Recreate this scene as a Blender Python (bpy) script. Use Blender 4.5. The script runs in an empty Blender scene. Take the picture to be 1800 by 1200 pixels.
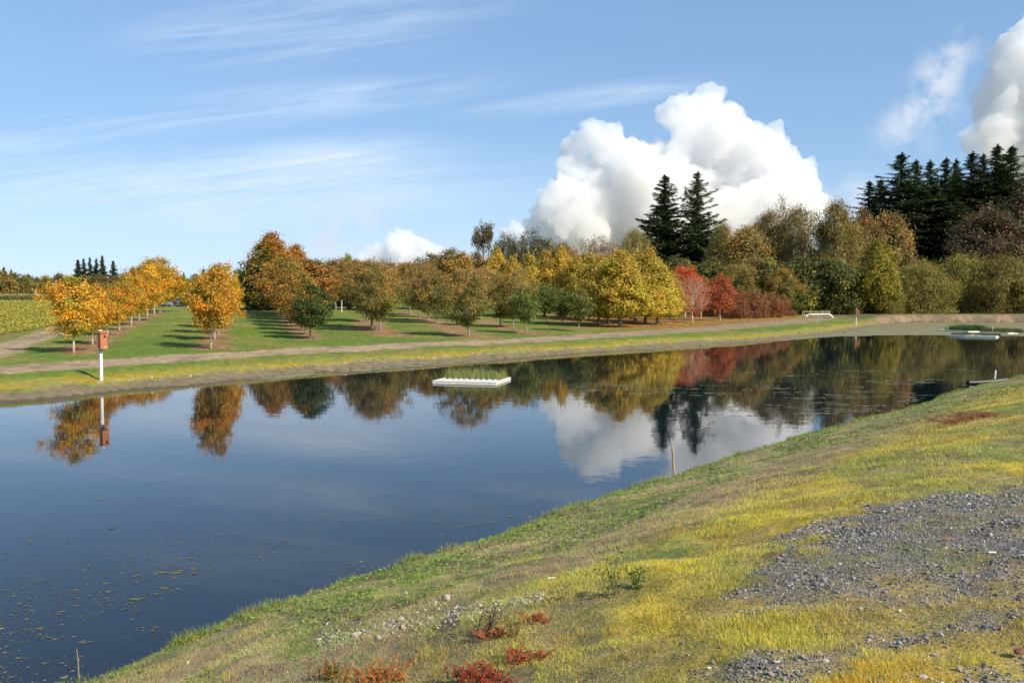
import bpy, math, random
import numpy as np
from mathutils import Vector, Matrix
R = math.radians
scene = bpy.context.scene

# ---------------------------------------------------------------- camera, sky, sun, exposure
EYE = 3.7                      # metres above the pond
FPX = 1500.0                   # focal length in photo pixels (1800 wide)
PITCH = math.atan(72 / 1500)
cam_d = bpy.data.cameras.new("camera")
cam_d.sensor_width = 36; cam_d.lens = FPX / 1800 * 36
cam_d.clip_start = 0.1; cam_d.clip_end = 30000
cam = bpy.data.objects.new("camera", cam_d)
scene.collection.objects.link(cam)
cam.location = (0, 0, EYE); cam.rotation_euler = (math.pi / 2 - PITCH, 0, 0)
scene.camera = cam

SUN_EL, SUN_AZ = R(35), R(133)     # azimuth clockwise from +Y
TO_SUN = Vector((math.sin(SUN_AZ) * math.cos(SUN_EL), math.cos(SUN_AZ) * math.cos(SUN_EL), math.sin(SUN_EL)))
sun_d = bpy.data.lights.new("sun", 'SUN'); sun_d.energy = 5.0; sun_d.angle = R(0.53); sun_d.color = (1.0, 0.91, 0.76)
sun = bpy.data.objects.new("sun", sun_d); scene.collection.objects.link(sun)
sun.location = (0, 0, 60); sun.rotation_euler = (-TO_SUN).to_track_quat('-Z', 'Y').to_euler()

scene.view_settings.view_transform = 'Standard'
scene.view_settings.look = 'None'
scene.view_settings.exposure = 0.42
scene.view_settings.gamma = 1.0
scene.cycles.max_bounces = 12
scene.cycles.volume_bounces = 10
scene.cycles.diffuse_bounces = 4; scene.cycles.glossy_bounces = 3
scene.cycles.transparent_max_bounces = 8
scene.cycles.use_denoising = True

class N:
    """tiny node-tree helper"""
    def __init__(s, nt): s.nt = nt; nt.nodes.clear()
    def __call__(s, typ, ins=None, **kw):
        n = s.nt.nodes.new(typ)
        for k, v in kw.items(): setattr(n, k, v)
        for k, v in (ins or {}).items():
            i = n.inputs[k]
            if isinstance(v, bpy.types.NodeSocket): s.nt.links.new(v, i)
            else: i.default_value = v
        return n
    def m(s, op, a, b=None, c=None, clamp=False):
        n = s.nt.nodes.new('ShaderNodeMath'); n.operation = op; n.use_clamp = clamp
        for i, v in enumerate((a, b, c)):
            if v is None: continue
            if isinstance(v, bpy.types.NodeSocket): s.nt.links.new(v, n.inputs[i])
            else: n.inputs[i].default_value = v
        return n.outputs[0]
    def mix(s, f, a, b, blend='MIX'):
        n = s.nt.nodes.new('ShaderNodeMix'); n.data_type = 'RGBA'; n.blend_type = blend
        for i, v in ((0, f), (6, a), (7, b)):
            if isinstance(v, bpy.types.NodeSocket): s.nt.links.new(v, n.inputs[i])
            else: n.inputs[i].default_value = v if i == 0 else (*v[:3], 1)
        return n.outputs[2]
    def ramp(s, f, stops):
        n = s.nt.nodes.new('ShaderNodeValToRGB'); s.nt.links.new(f, n.inputs[0])
        e = n.color_ramp.elements
        while len(e) < len(stops): e.new(0.5)
        for el, (p, c) in zip(e, stops):
            el.position = p; el.color = (c, c, c, 1) if isinstance(c, (int, float)) else (*c, 1)
        return n.outputs[0]

world = bpy.data.worlds.new("World"); scene.world = world; world.use_nodes = True
w = N(world.node_tree)
sky = w('ShaderNodeTexSky', sky_type='NISHITA', sun_disc=False, sun_elevation=SUN_EL, sun_rotation=SUN_AZ,
        altitude=100, air_density=1.0, dust_density=0.15, ozone_density=2.6)
gen = w('ShaderNodeTexCoord').outputs['Generated']
sx = w('ShaderNodeSeparateXYZ', {0: gen})
yy = w.m('MAXIMUM', sx.outputs[1], 0.05)
px = w.m('DIVIDE', sx.outputs[0], yy); pz = w.m('DIVIDE', w.m('ABSOLUTE', sx.outputs[2]), yy)
# thin high cirrus: streaks that climb a little to the right
def streaks(scale_x, scale_z, slope, seed, detail=9):
    a = w.m('MULTIPLY', px, scale_x)
    b = w.m('MULTIPLY', w.m('SUBTRACT', pz, w.m('MULTIPLY', px, slope)), scale_z)
    v = w('ShaderNodeCombineXYZ', {0: a, 1: b, 2: seed}).outputs[0]
    return w('ShaderNodeTexNoise', {'Vector': v, 'Scale': 1.0, 'Detail': detail, 'Roughness': 0.66, 'Distortion': 0.9}).outputs[0]
def blob(cx, cz, rx, rz, slope=0.0):
    a = w.m('DIVIDE', w.m('SUBTRACT', px, cx), rx)
    b = w.m('DIVIDE', w.m('SUBTRACT', w.m('SUBTRACT', pz, w.m('MULTIPLY', w.m('SUBTRACT', px, cx), slope)), cz), rz)
    d = w.m('SQRT', w.m('ADD', w.m('MULTIPLY', a, a), w.m('MULTIPLY', b, b)))
    n = w('ShaderNodeMapRange', {'Value': d, 'From Min': 0.15, 'From Max': 1.0, 'To Min': 1.0, 'To Max': 0.0}, interpolation_type='SMOOTHSTEP')
    return n.outputs[0]
def U(u): return (u - 900) / FPX
def E(v): return math.tan(math.atan((600 - v) / FPX) - PITCH)
s1 = w.ramp(streaks(2.4, 17, 0.16, 1.3), [(0.42, 0), (0.70, 1)])
s2 = w.ramp(streaks(3.0, 60, 0.13, 7.7), [(0.42, 0), (0.68, 1)])
s3 = w.ramp(streaks(2.2, 7, 0.05, 3.1), [(0.38, 0), (0.75, 1)])
m1 = w.m('ADD', blob(U(560), E(45), 0.30, 0.060, 0.10), w.m('MULTIPLY', blob(U(430), E(190), 0.40, 0.035, 0.10), 1.0))
m1 = w.m('ADD', m1, w.m('MULTIPLY', blob(U(700), 0.62, 0.7, 0.10, 0.12), 0.8))
m1 = w.m('ADD', m1, w.m('MULTIPLY', blob(U(1200), 0.95, 0.8, 0.12, 0.2), 0.9))
m1 = w.m('ADD', m1, w.m('MULTIPLY', blob(U(1050), E(170), 0.22, 0.02, 0.12), 0.7))
m3 = w.m('ADD', blob(U(330), E(335), 0.55, 0.065, 0.03), w.m('MULTIPLY', blob(U(40), E(250), 0.14, 0.018, 0.08), 0.8))
m3 = w.m('ADD', m3, w.m('MULTIPLY', blob(U(620), E(265), 0.18, 0.03, 0.03), 0.5))
# broken fleecy patches right of the big cumulus
vz = w('ShaderNodeCombineXYZ', {0: px, 1: pz, 2: 0.4}).outputs[0]
fl = w.ramp(w('ShaderNodeTexNoise', {'Vector': vz, 'Scale': 22.0, 'Detail': 8, 'Roughness': 0.55}).outputs[0], [(0.40, 0), (0.60, 1)])
mf = w.m('ADD', blob(U(1650), E(115), 0.06, 0.05, 0.6), w.m('MULTIPLY', blob(U(1605), E(210), 0.08, 0.055, 0.5), 1.1))
mf = w.m('ADD', mf, w.m('MULTIPLY', blob(U(600), E(410), 0.08, 0.06, 0.3), 1.1))
mf = w.m('ADD', mf, w.m('MULTIPLY', blob(U(450), E(445), 0.07, 0.03), 0.6))
mf = w.m('ADD', mf, w.m('MULTIPLY', blob(U(28), E(410), 0.018, 0.008), 0.8))
mf = w.m('ADD', mf, w.m('MULTIPLY', blob(U(1480), E(345), 0.07, 0.045), 1.1))
c1 = w.m('MULTIPLY', w.m('MULTIPLY', w.m('ADD', w.m('MULTIPLY', s1, 0.7), w.m('MULTIPLY', s2, 0.5)), m1), 0.62, clamp=True)
c3 = w.m('MULTIPLY', w.m('MULTIPLY', w.m('ADD', s3, w.m('MULTIPLY', s2, 0.5)), m3), 0.75, clamp=True)
cf = w.m('MULTIPLY', w.m('MULTIPLY', fl, mf), 0.75, clamp=True)
# the measured sky of the day is flatter than the model: less contrast between horizon and zenith
skyc = w('ShaderNodeGamma', {0: sky.outputs[0], 1: 0.5}).outputs[0]
skyc = w.mix(1.0, skyc, (1.60, 1.98, 2.32), 'MULTIPLY')
col = w.mix(w.m('ADD', c1, c3, clamp=True), skyc, (6.3, 6.7, 7.3))
hz = w('ShaderNodeMapRange', {'Value': pz, 'From Min': 0.0, 'From Max': 0.20, 'To Min': 0.42, 'To Max': 0.0}, interpolation_type='SMOOTHSTEP').outputs[0]
col = w.mix(hz, col, (6.3, 6.9, 7.5))      # milky air low over the land
col = w.mix(cf, col, (5.6, 5.8, 6.2))
SKY_STRENGTH = 0.104
col = w.mix(1.0, col, (0.93, 1.0, 1.10), 'MULTIPLY')
bg = w('ShaderNodeBackground', {'Color': col, 'Strength': SKY_STRENGTH})
w('ShaderNodeOutputWorld', {'Surface': bg.outputs[0]})

# ---------------------------------------------------------------- noise in numpy
def _h(ix, iy, iz, seed):
    n = (ix * 374761393 + iy * 668265263 + iz * 2147483647 + seed * 1274126177) & 0xffffffff
    n = ((n ^ (n >> 13)) * 1274126177) & 0xffffffff
    n = (n ^ (n >> 16)) & 0xffffffff
    return (n & 0xffffff) / float(0xffffff)
def vnoise(x, y, seed=0, z=None):
    x = np.asarray(x, float); y = np.asarray(y, float)
    z = np.zeros_like(x) if z is None else z
    ix = np.floor(x).astype(np.int64); iy = np.floor(y).astype(np.int64); iz = np.floor(z).astype(np.int64)
    fx = x - ix; fy = y - iy; fz = z - iz
    fx = fx * fx * (3 - 2 * fx); fy = fy * fy * (3 - 2 * fy); fz = fz * fz * (3 - 2 * fz)
    def pl(k):
        a = _h(ix, iy, iz + k, seed); b = _h(ix + 1, iy, iz + k, seed)
        c = _h(ix, iy + 1, iz + k, seed); d = _h(ix + 1, iy + 1, iz + k, seed)
        return (a * (1 - fx) + b * fx) * (1 - fy) + (c * (1 - fx) + d * fx) * fy
    return pl(0) * (1 - fz) + pl(1) * fz
def fbm(x, y, scale=1.0, octv=4, seed=0, z=None, gain=0.5):
    s = 0; a = 1; t = 0; f = 1 / scale
    for k in range(octv):
        s = s + a * vnoise(np.asarray(x) * f, np.asarray(y) * f, seed + k * 17, None if z is None else np.asarray(z) * f)
        t += a; a *= gain; f *= 2.03
    return s / t
def sstep(a, b, x):
    t = np.clip((np.asarray(x, float) - a) / (b - a), 0, 1)
    return t * t * (3 - 2 * t)
def lin(*rgb):
    return tuple(((c / 255) / 12.92 if c <= 10 else ((c / 255 + 0.055) / 1.055) ** 2.4) for c in rgb)

# ---------------------------------------------------------------- the lie of the land
def ray(u, v):
    a = (u - 900) / FPX; b = (600 - v) / FPX
    d = np.array([a, math.cos(PITCH) + b * math.sin(PITCH), -math.sin(PITCH) + b * math.cos(PITCH)])
    return d / d[1]
def water_at(u, v, z=0.0):
    d = ray(u, v); y = (z - EYE) / d[2]
    return float(d[0] * y), float(y)
NEAR = np.array([(-130, -138), (-24, -14.5), (-10.6, 0.9)] + [water_at(u, v) for u, v in
       [(150, 1195), (400, 1093), (730, 985), (950, 906), (1180, 836), (1400, 766), (1600, 715), (1700, 682), (1800, 662), (1900, 648)]] + [(50, 70), (95, 105), (150, 128)], float)
FAR = np.array([(-130, -87), (-40, 8.0)] + [water_at(u, v) for u, v in
      [(0, 706), (300, 679), (600, 652), (800, 637), (1000, 622), (1200, 609), (1350, 599), (1480, 584), (1530, 575), (1565, 569.5), (1610, 567), (1800, 567)]] + [(118, 141), (150, 128)], float)
POND = np.vstack([NEAR, FAR[::-1][1:]])
def seg_dist(x, y, P):
    best = np.full(x.shape, 1e9)
    for a, b in zip(P[:-1], P[1:]):
        d = b - a; L = d @ d
        t = np.clip(((x - a[0]) * d[0] + (y - a[1]) * d[1]) / L, 0, 1)
        best = np.minimum(best, np.hypot(x - a[0] - t * d[0], y - a[1] - t * d[1]))
    return best
def inside(x, y, P):
    r = np.zeros(x.shape, bool); n = len(P)
    for i in range(n):
        (x1, y1), (x2, y2) = P[i], P[(i + 1) % n]
        if y1 == y2: continue
        c = ((y1 > y) != (y2 > y)) & (x < (x2 - x1) * (y - y1) / (y2 - y1) + x1)
        r ^= c
    return r
def shore(x, y):
    """signed distance to the pond outline (positive on land), and 0..1 weight of the far side"""
    dn = seg_dist(x, y, NEAR); df = seg_dist(x, y, FAR)
    ins = inside(x, y, POND)
    t = np.where(ins, -np.minimum(dn, df), np.minimum(dn, df))
    wob = (fbm(x, y, 2.2, 4, 5) - 0.5) * 1.25
    wf = dn / (dn + df + 1e-6); wf = sstep(0.35, 0.65, wf)
    t = t + wob * (0.35 + 0.75 * wf)
    return t, wf, dn, df
def height(x, y, rough=True):
    x = np.asarray(x, float); y = np.asarray(y, float)
    t, wf, dn, df = shore(x, y)
    tp = np.maximum(t, 0)
    k = 0.29 * tp
    zn = -np.log(np.exp(-4.0 * k) + math.exp(-4.0 * 2.1)) / 4.0 + 0.0
    zn = np.where(tp > 25, 2.1, zn)
    zf = np.interp(tp, [0, 0.9, 1.2, 3.4, 8, 15, 30, 60, 100, 150, 400], [0, 0.2, 0.32, 0.58, 0.78, 0.95, 1.15, 1.75, 2.7, 4.1, 4.3])
    zb = np.interp(tp, [0, 0.4, 1.9, 3.0, 400], [0, 0.25, 1.2, 1.3, 1.4])      # raised bank at the far end
    wb = np.maximum(sstep(52, 62, x) * sstep(108, 128, y), sstep(14, 45, x) * sstep(125, 165, y))
    zf = zf * (1 - wb) + zb * wb
    z = zn * (1 - wf) + zf * wf
    z = np.where(t < 0, np.maximum(t * 0.3, -1.2), z)
    if rough:
        am = sstep(0.05, 1.2, t)
        z = z + am * ((fbm(x, y, 1.6, 4, 11) - 0.5) * 0.16 + (fbm(x, y, 0.35, 3, 12) - 0.5) * 0.05)
    return z
def ground_at(u, v):
    """where the line of sight through a photo pixel meets the land"""
    d = ray(u, v)
    ys = np.concatenate([np.arange(1.5, 20, 0.02), np.arange(20, 150, 0.08), np.arange(150, 900, 1.0)])
    z = np.maximum(height(d[0] * ys, ys, False), 0.0)
    hit = np.nonzero(EYE + d[2] * ys <= z)[0]
    y = ys[hit[0]] if len(hit) else 900.0
    return float(d[0] * y), float(y)
def H1(x, y): return float(height(np.array([x]), np.array([y]))[0])
def gpoly(pix): return np.array([ground_at(u, v) for u, v in pix])

GRAVEL = gpoly([(1900, 835), (1740, 850), (1600, 880), (1450, 925), (1370, 965), (1330, 1010), (1430, 1060), (1700, 1062), (1900, 1050)])
GRAVEL2 = gpoly([(1330, 1199), (1430, 1150), (1560, 1100), (1760, 1075), (2000, 1080), (2000, 1400), (1250, 1400)])
PATH = gpoly([(-300, 690), (-100, 668), (0, 658), (300, 637), (520, 623), (760, 609), (900, 603), (1080, 593), (1230, 583), (1360, 573), (1440, 565), (1470, 560),
              (1455, 556), (1400, 560), (1230, 574), (1080, 584), (900, 595), (760, 601), (520, 612), (300, 624), (0, 643), (-100, 650), (-300, 670)])
TRACK = gpoly([(-250, 700), (0, 632), (28, 618), (80, 598), (120, 586), (175, 560), (205, 547), (225, 541), (205, 541), (165, 548), (100, 574), (40, 592), (0, 603), (-250, 650)])
FIELD = gpoly([(-700, 640), (-300, 640), (0, 596), (60, 580), (97, 570), (150, 550), (200, 535), (215, 526), (-200, 526), (-900, 526)])
ROWS = [(gpoly([(128, 621), (163, 605), (210, 581), (245, 563), (280, 547)]), 1.3),
        (gpoly([(371, 613), (376, 597), (386, 578), (392, 566)]), 1.3),
        (gpoly([(548, 596), (530, 581), (508, 560), (492, 544)]), 1.2),
        (gpoly([(690, 590), (660, 577), (640, 563)]), 2.0), (gpoly([(850, 594), (822, 590), (775, 570), (735, 556), (700, 548)]), 2.0),
        (gpoly([(935, 588), (880, 573), (850, 562)]), 1.6), (gpoly([(1100, 573), (1052, 569), (1000, 560)]), 3.2),
        (gpoly([(1220, 563), (1155, 568), (1100, 562), (1040, 556)]), 4.0), (gpoly([(1370, 556), (1290, 560), (1216, 562)]), 2.5)]
def soft_in(x, y, P, soft, seed, nz=None):
    d = seg_dist(x, y, np.vstack([P, P[:1]])); d = np.where(inside(x, y, P), d, -d)
    if nz is None: nz = soft
    return sstep(-soft, soft, d + (fbm(x, y, max(nz, 0.3), 4, seed) - 0.5) * 3 * nz)

C = {k: np.array(v) for k, v in dict(
    green=(0.105, 0.150, 0.028), bright=(0.16, 0.24, 0.03), olive=(0.19, 0.175, 0.045), yellow=(0.44, 0.31, 0.025), straw=(0.38, 0.28, 0.14),
    brown=(0.21, 0.155, 0.10), mud=(0.18, 0.145, 0.088), path=(0.36, 0.26, 0.17), litter=(0.26, 0.125, 0.055), gravel=(0.19, 0.17, 0.155),
    gold=(0.50, 0.28, 0.03), soil=(0.25, 0.18, 0.10), rust=(0.26, 0.08, 0.03), bank=(0.27, 0.175, 0.115)).items()}
def cmix(a, b, t): t = np.asarray(t)[..., None]; return a * (1 - t) + b * t
def ground_fields(x, y):
    """colour of what grows or lies there, and the masks the objects are cut by"""
    t, wf, dn, df = shore(x, y)
    n1 = fbm(x, y, 3.0, 4, 21); n2 = fbm(x, y, 0.9, 4, 22); n3 = fbm(x, y, 0.25, 3, 23); n4 = fbm(x, y, 6.0, 3, 24)
    # near bank
    cn = cmix(C['olive'], C['yellow'], sstep(0.40, 0.56, n1 * 0.5 + n2 * 0.5))
    cn = cmix(cn, C['green'] * 1.25, sstep(0.50, 0.62, fbm(x, y, 1.5, 5, 31)) * 0.8)
    cn = cmix(cn, C['straw'] * 0.8, sstep(0.55, 0.75, fbm(x, y, 0.7, 4, 32)) * 0.5)
    far = sstep(14, 26, y)
    lo = cmix(C['brown'] * 1.3, C['green'] * 1.2, sstep(0.42, 0.60, n2 * 0.55 + fbm(x, y, 1.3, 3, 33) * 0.45))
    lo = cmix(lo, C['straw'], sstep(0.46, 0.60, fbm(x, y, 0.8, 4, 34)) * 0.75)
    lo = cmix(lo, C['green'] * 1.4, far * 0.45)
    lo = cmix(lo, C['brown'], sstep(2.4, 3.6, t) * sstep(5.0, 4.0, t) * 0.5)
    edge = 4.4 - 1.6 * far + (n1 - 0.5) * 2.2
    cn = cmix(lo, cn, sstep(-0.7, 0.7, t - edge))
    cn = cmix(cn, C['green'] * 1.25, sstep(0.75, 0.25, t) * 0.8)
    g1 = soft_in(x, y, GRAVEL, 0.45, 41, 0.5); g2 = soft_in(x, y, GRAVEL2, 0.5, 42, 0.4)
    g = np.maximum(g1 * (0.75 + 0.25 * sstep(0.60, 0.45, fbm(x, y, 0.5, 4, 44))), g2 * 0.65 * sstep(0.58, 0.42, fbm(x, y, 0.5, 5, 43)))
    g = g * (1 - wf) * (t > 3)
    g = g * (0.55 + 0.45 * sstep(0.38, 0.6, fbm(x, y, 0.25, 4, 45)))
    cn = cmix(cn, C['soil'] * 0.9, (1 - wf) * sstep(3.2, 5, y) * sstep(6.5, 4.5, y) * 0)
    cn = cmix(cn, C['gravel'], g)
    # far side
    cf = cmix(C['green'] * 1.15, C['olive'] * 1.1, sstep(0.42, 0.66, n1))
    cf = cmix(cf, C['bright'] * 0.8, sstep(0.5, 0.7, n4) * 0.6)
    strip = sstep(1.0, 1.3, t) * sstep(3.4, 1.8, t + (n1 - .5) * 3.0)
    yl = cmix(C['olive'] * 1.35, C['yellow'] * 0.8, sstep(0.38, 0.62, n2 * 0.5 + n1 * 0.5))
    cf = cmix(cf, yl, strip)
    cf = cmix(cf, C['straw'] * 0.8, strip * sstep(0.55, 0.7, n3 * 0.4 + n2 * 0.6) * 0.7)
    lit = np.zeros_like(x)
    for k, (P, wd) in enumerate(ROWS):
        d = seg_dist(x, y, P) + (fbm(x, y, 1.4, 4, 50 + k) - 0.5) * 2.2
        lit = np.maximum(lit, sstep(wd, wd * 0.45, d))
    cf = cmix(cf, cmix(C['soil'] * 1.15, C['litter'], sstep(0.4, 0.62, n2) * 0.8), lit * 0.9)
    lp = sstep(2, 12, x) * sstep(78, 88, y) * sstep(150, 130, y) * sstep(8, 12, t) * sstep(60, 45, x)
    cf = cmix(cf, cmix(C['litter'], C['gold'] * 0.7, sstep(0.5, 0.65, n3)), lp * 0.8)
    fld = soft_in(x, y, FIELD, 0.8, 61, 1.0) * wf
    cf = cmix(cf, cmix(C['soil'] * 0.8, C['olive'], 0.35 + 0 * x), fld)
    pth = np.maximum(soft_in(x, y, PATH, 0.25, 62, 0.35), soft_in(x, y, TRACK, 0.35, 63, 0.5)) * wf
    pc = cmix(C['path'], C['brown'], sstep(0.5, 0.75, fbm(x, y, 1.2, 4, 64)) * 0.8)
    pc = cmix(pc, C['brown'] * 1.05, sstep(0, 16, x) * 0.55)
    cf = cmix(cf, pc, pth * 0.95)
    wb = sstep(50, 58, x) * sstep(112, 124, y)
    cf = cmix(cf, cmix(C['bank'], C['brown'] * 0.8, sstep(0.45, 0.65, fbm(x, y, 0.8, 4, 65))), wb * sstep(0.1, 0.2, t) * sstep(3.0, 2.3, t))
    cf = cmix(cf, C['mud'], sstep(1.15, 0.90, t + (n2 - 0.5) * 1.0) * (1 - wb))
    dk = sstep(142, 152, y) * sstep(18, 28, x) * (t > 2.2) * (1 - wb) + wb * (t > 4.0)
    cf = cmix(cf, C['brown'] * 0.6, np.clip(dk, 0, 1) * 0.8)
    far_away = sstep(170, 260, np.hypot(x, y))
    cf = cmix(cf, C['olive'], far_away * (1 - fld) * 0.7)
    thatch = cmix(C['brown'] * 0.75, C['straw'] * 0.6, sstep(0.4, 0.65, n3))
    under = cmix(cn, thatch, 0.30 + 0.45 * sstep(0.35, 0.65, fbm(x, y, 0.45, 4, 66)))
    cn_blade = cn
    cn = cmix(under * 1.2, cn, np.clip(g, 0, 1))
    c = cmix(cn, cf, wf)
    c = cmix(c, C['mud'] * 0.55, sstep(0.12, 0.0, t))
    v = 0.78 + 0.44 * n3
    c = c * v[..., None]
    return c, dict(cb=cn_blade, t=t, wf=wf, gravel=g, path=pth, field=fld, litter=np.maximum(lit, lp))

# ---------------------------------------------------------------- mesh helpers
class MB:
    """collects pieces and links them as one mesh object"""
    def __init__(s): s.v = []; s.f = []; s.c = []; s.n = 0
    def add(s, v, f, c=None):
        v = np.asarray(v, float).reshape(-1, 3)
        s.v.append(v)
        if isinstance(f, np.ndarray): s.f.append(f + s.n)
        else:
            for q in f: s.f.append(np.array([q]) + s.n)
        if c is not None:
            c = np.asarray(c, float)
            s.c.append(np.broadcast_to(c, (len(v), 3)))
        s.n += len(v); return s
    def box(s, c, d, rot=None, col=None, taper=1.0):
        x, y, z = [q / 2 for q in d]
        v = np.array([(-x, -y, -z), (x, -y, -z), (x, y, -z), (-x, y, -z), (-x * taper, -y * taper, z), (x * taper, -y * taper, z), (x * taper, y * taper, z), (-x * taper, y * taper, z)])
        if rot is not None: v = v @ np.array(rot.to_3x3()).T
        return s.add(v + np.array(c), np.array([(0, 3, 2, 1), (4, 5, 6, 7), (0, 1, 5, 4), (1, 2, 6, 5), (2, 3, 7, 6), (3, 0, 4, 7)]), col)
    def tube(s, pts, rad, n=6, col=None, cap=True):
        P = np.asarray(pts, float); K = len(P); rad = np.broadcast_to(np.asarray(rad, float), (K,))
        T = np.gradient(P, axis=0); T /= np.linalg.norm(T, axis=1)[:, None] + 1e-9
        ref = np.array([1.0, 0.13, 0.07]) if abs(T[0][0]) < 0.8 else np.array([0.1, 1.0, 0.2])
        A = np.cross(T, ref); A /= np.linalg.norm(A, axis=1)[:, None] + 1e-9
        B = np.cross(T, A)
        th = np.arange(n) * 2 * math.pi / n
        v = P[:, None] + rad[:, None, None] * (A[:, None] * np.cos(th)[None, :, None] + B[:, None] * np.sin(th)[None, :, None])
        i = np.arange(K - 1)[:, None] * n; j = np.arange(n)[None]; j2 = (j + 1) % n
        f = np.stack([i + j, i + j2, i + n + j2, i + n + j], -1).reshape(-1, 4)
        s.add(v.reshape(-1, 3), f, col)
        if cap:
            b = s.n - K * n
            s.f.append(np.array([[b + q for q in range(n)][::-1]])); s.f.append(np.array([[b + (K - 1) * n + q for q in range(n)]]))
        return s
    def data(s, name, mat, smooth=False):
        me = bpy.data.meshes.new(name)
        V = np.vstack(s.v) if s.v else np.zeros((0, 3))
        me.vertices.add(len(V)); me.vertices.foreach_set('co', V.astype(np.float32).ravel())
        li = np.concatenate([f.ravel() for f in s.f]).astype(np.int32)
        sz = np.concatenate([np.full(len(f), f.shape[1]) for f in s.f]).astype(np.int32)
        me.loops.add(len(li)); me.loops.foreach_set('vertex_index', li)
        me.polygons.add(len(sz)); me.polygons.foreach_set('loop_start', np.concatenate([[0], np.cumsum(sz)[:-1]]).astype(np.int32))
        me.polygons.foreach_set('loop_total', sz)
        me.polygons.foreach_set('use_smooth', np.full(len(sz), smooth))
        if s.c:
            cc = np.vstack(s.c); cc = np.hstack([cc, np.ones((len(cc), 1))]).astype(np.float32)
            at = me.color_attributes.new('Col', 'FLOAT_COLOR', 'POINT'); at.data.foreach_set('color', cc.ravel())
        me.materials.append(mat); me.update(calc_edges=True); me.validate()
        return me
    def build(s, name, mat, parent=None, smooth=False, bevel=0):
        return link(name, s.data(name, mat, smooth), parent, bevel)
def link(name, me, parent=None, bevel=0):
    o = bpy.data.objects.new(name, me); scene.collection.objects.link(o); o.parent = parent
    if bevel:
        b = o.modifiers.new('bevel', 'BEVEL'); b.width = bevel; b.segments = 2; b.limit_method = 'ANGLE'
    return o
def tag(o, label=None, cat=None, group=None, kind=None):
    if label: o['label'] = label
    if cat: o['category'] = cat
    if group: o['group'] = group
    if kind: o['kind'] = kind
    return o
def empty(name, loc, rz=0.0, label=None, cat=None, group=None):
    o = bpy.data.objects.new(name, None); scene.collection.objects.link(o)
    o.location = loc; o.rotation_euler = (0, 0, rz); o.empty_display_size = 0.2
    return tag(o, label, cat, group)
def copy_thing(root):
    r = root.copy(); scene.collection.objects.link(r)
    for ch in list(root.children):
        c = ch.copy(); scene.collection.objects.link(c); c.parent = r
        for g in ch.children:
            d = g.copy(); scene.collection.objects.link(d); d.parent = c
    return r

# ---------------------------------------------------------------- materials
def mat(name):
    m = bpy.data.materials.new(name); m.use_nodes = True
    return m, N(m.node_tree)
def finish(n, sh): n('ShaderNodeOutputMaterial', {'Surface': sh})
def plain(name, col, rough=0.6, var=0.25, scale=8.0, bump=0.2, metal=0.0, dirt=None):
    m, n = mat(name)
    tc = n('ShaderNodeTexCoord').outputs['Object']
    nz = n('ShaderNodeTexNoise', {'Vector': tc, 'Scale': scale, 'Detail': 5, 'Roughness': 0.6}).outputs[0]
    c = n.mix(n.ramp(nz, [(0.3, 0), (0.7, 1)]), tuple(q * (1 - var) for q in col), tuple(min(1, q * (1 + var * 0.6)) for q in col))
    if dirt:
        nd = n('ShaderNodeTexNoise', {'Vector': tc, 'Scale': scale * 0.5, 'Detail': 6, 'Roughness': 0.7}).outputs[0]
        c = n.mix(n.ramp(nd, [(0.5, 0), (0.72, 0.7)]), c, dirt)
    b = n('ShaderNodeBump', {'Strength': bump, 'Distance': 0.01, 'Height': nz})
    finish(n, n('ShaderNodeBsdfPrincipled', {'Base Color': c, 'Roughness': rough, 'Metallic': metal, 'Normal': b.outputs[0]}).outputs[0])
    return m
def ground_mat():
    m, n = mat('earth and grass')
    tc = n('ShaderNodeNewGeometry').outputs['Position']
    c = n('ShaderNodeAttribute', attribute_name='Col').outputs['Color']
    a = n('ShaderNodeTexNoise', {'Vector': tc, 'Scale': 26.0, 'Detail': 4, 'Roughness': 0.7}).outputs[0]
    b = n('ShaderNodeTexNoise', {'Vector': tc, 'Scale': 2.6, 'Detail': 6, 'Roughness': 0.72}).outputs[0]
    v = n.m('ADD', n.m('MULTIPLY', n.ramp(a, [(0.3, 0), (0.7, 1)]), 0.7), n.m('MULTIPLY', n.ramp(b, [(0.32, 0), (0.68, 1)]), 0.6))
    v = n.m('ADD', v, 0.36)
    cc = n('ShaderNodeVectorMath', {0: c, 'Scale': v}, operation='SCALE').outputs[0]
    bp = n('ShaderNodeBump', {'Strength': 0.9, 'Distance': 0.06, 'Height': n.m('ADD', n.m('MULTIPLY', a, 0.4), b)})
    finish(n, n('ShaderNodeBsdfPrincipled', {'Base Color': cc, 'Roughness': 1.0, 'Specular IOR Level': 0.1, 'Normal': bp.outputs[0]}).outputs[0])
    return m
def leaf_mat(name, trans=0.35, hue=0.02, rough=0.55, spec=0.3):
    m, n = mat(name)
    c = n('ShaderNodeAttribute', attribute_name='Col').outputs['Color']
    r = n('ShaderNodeObjectInfo').outputs['Random']
    c = n('ShaderNodeHueSaturation', {'Color': c, 'Hue': n.m('ADD', n.m('MULTIPLY', n.m('SUBTRACT', r, 0.5), hue), 0.5),
                                      'Value': n.m('ADD', n.m('MULTIPLY', r, 0.2), 0.9)}).outputs[0]
    p = n('ShaderNodeBsdfPrincipled', {'Base Color': c, 'Roughness': rough, 'Specular IOR Level': spec}).outputs[0]
    t = n('ShaderNodeBsdfTranslucent', {'Color': c}).outputs[0]
    finish(n, n('ShaderNodeMixShader', {0: trans, 1: p, 2: t}).outputs[0])
    return m
M = {}
M['ground'] = ground_mat()
M['leaf'] = leaf_mat('leaves')
M['needle'] = leaf_mat('needles', 0.12, 0.01, 0.6)
M['grass'] = leaf_mat('grass blades', 0.3, 0.0, 0.6)
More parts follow.
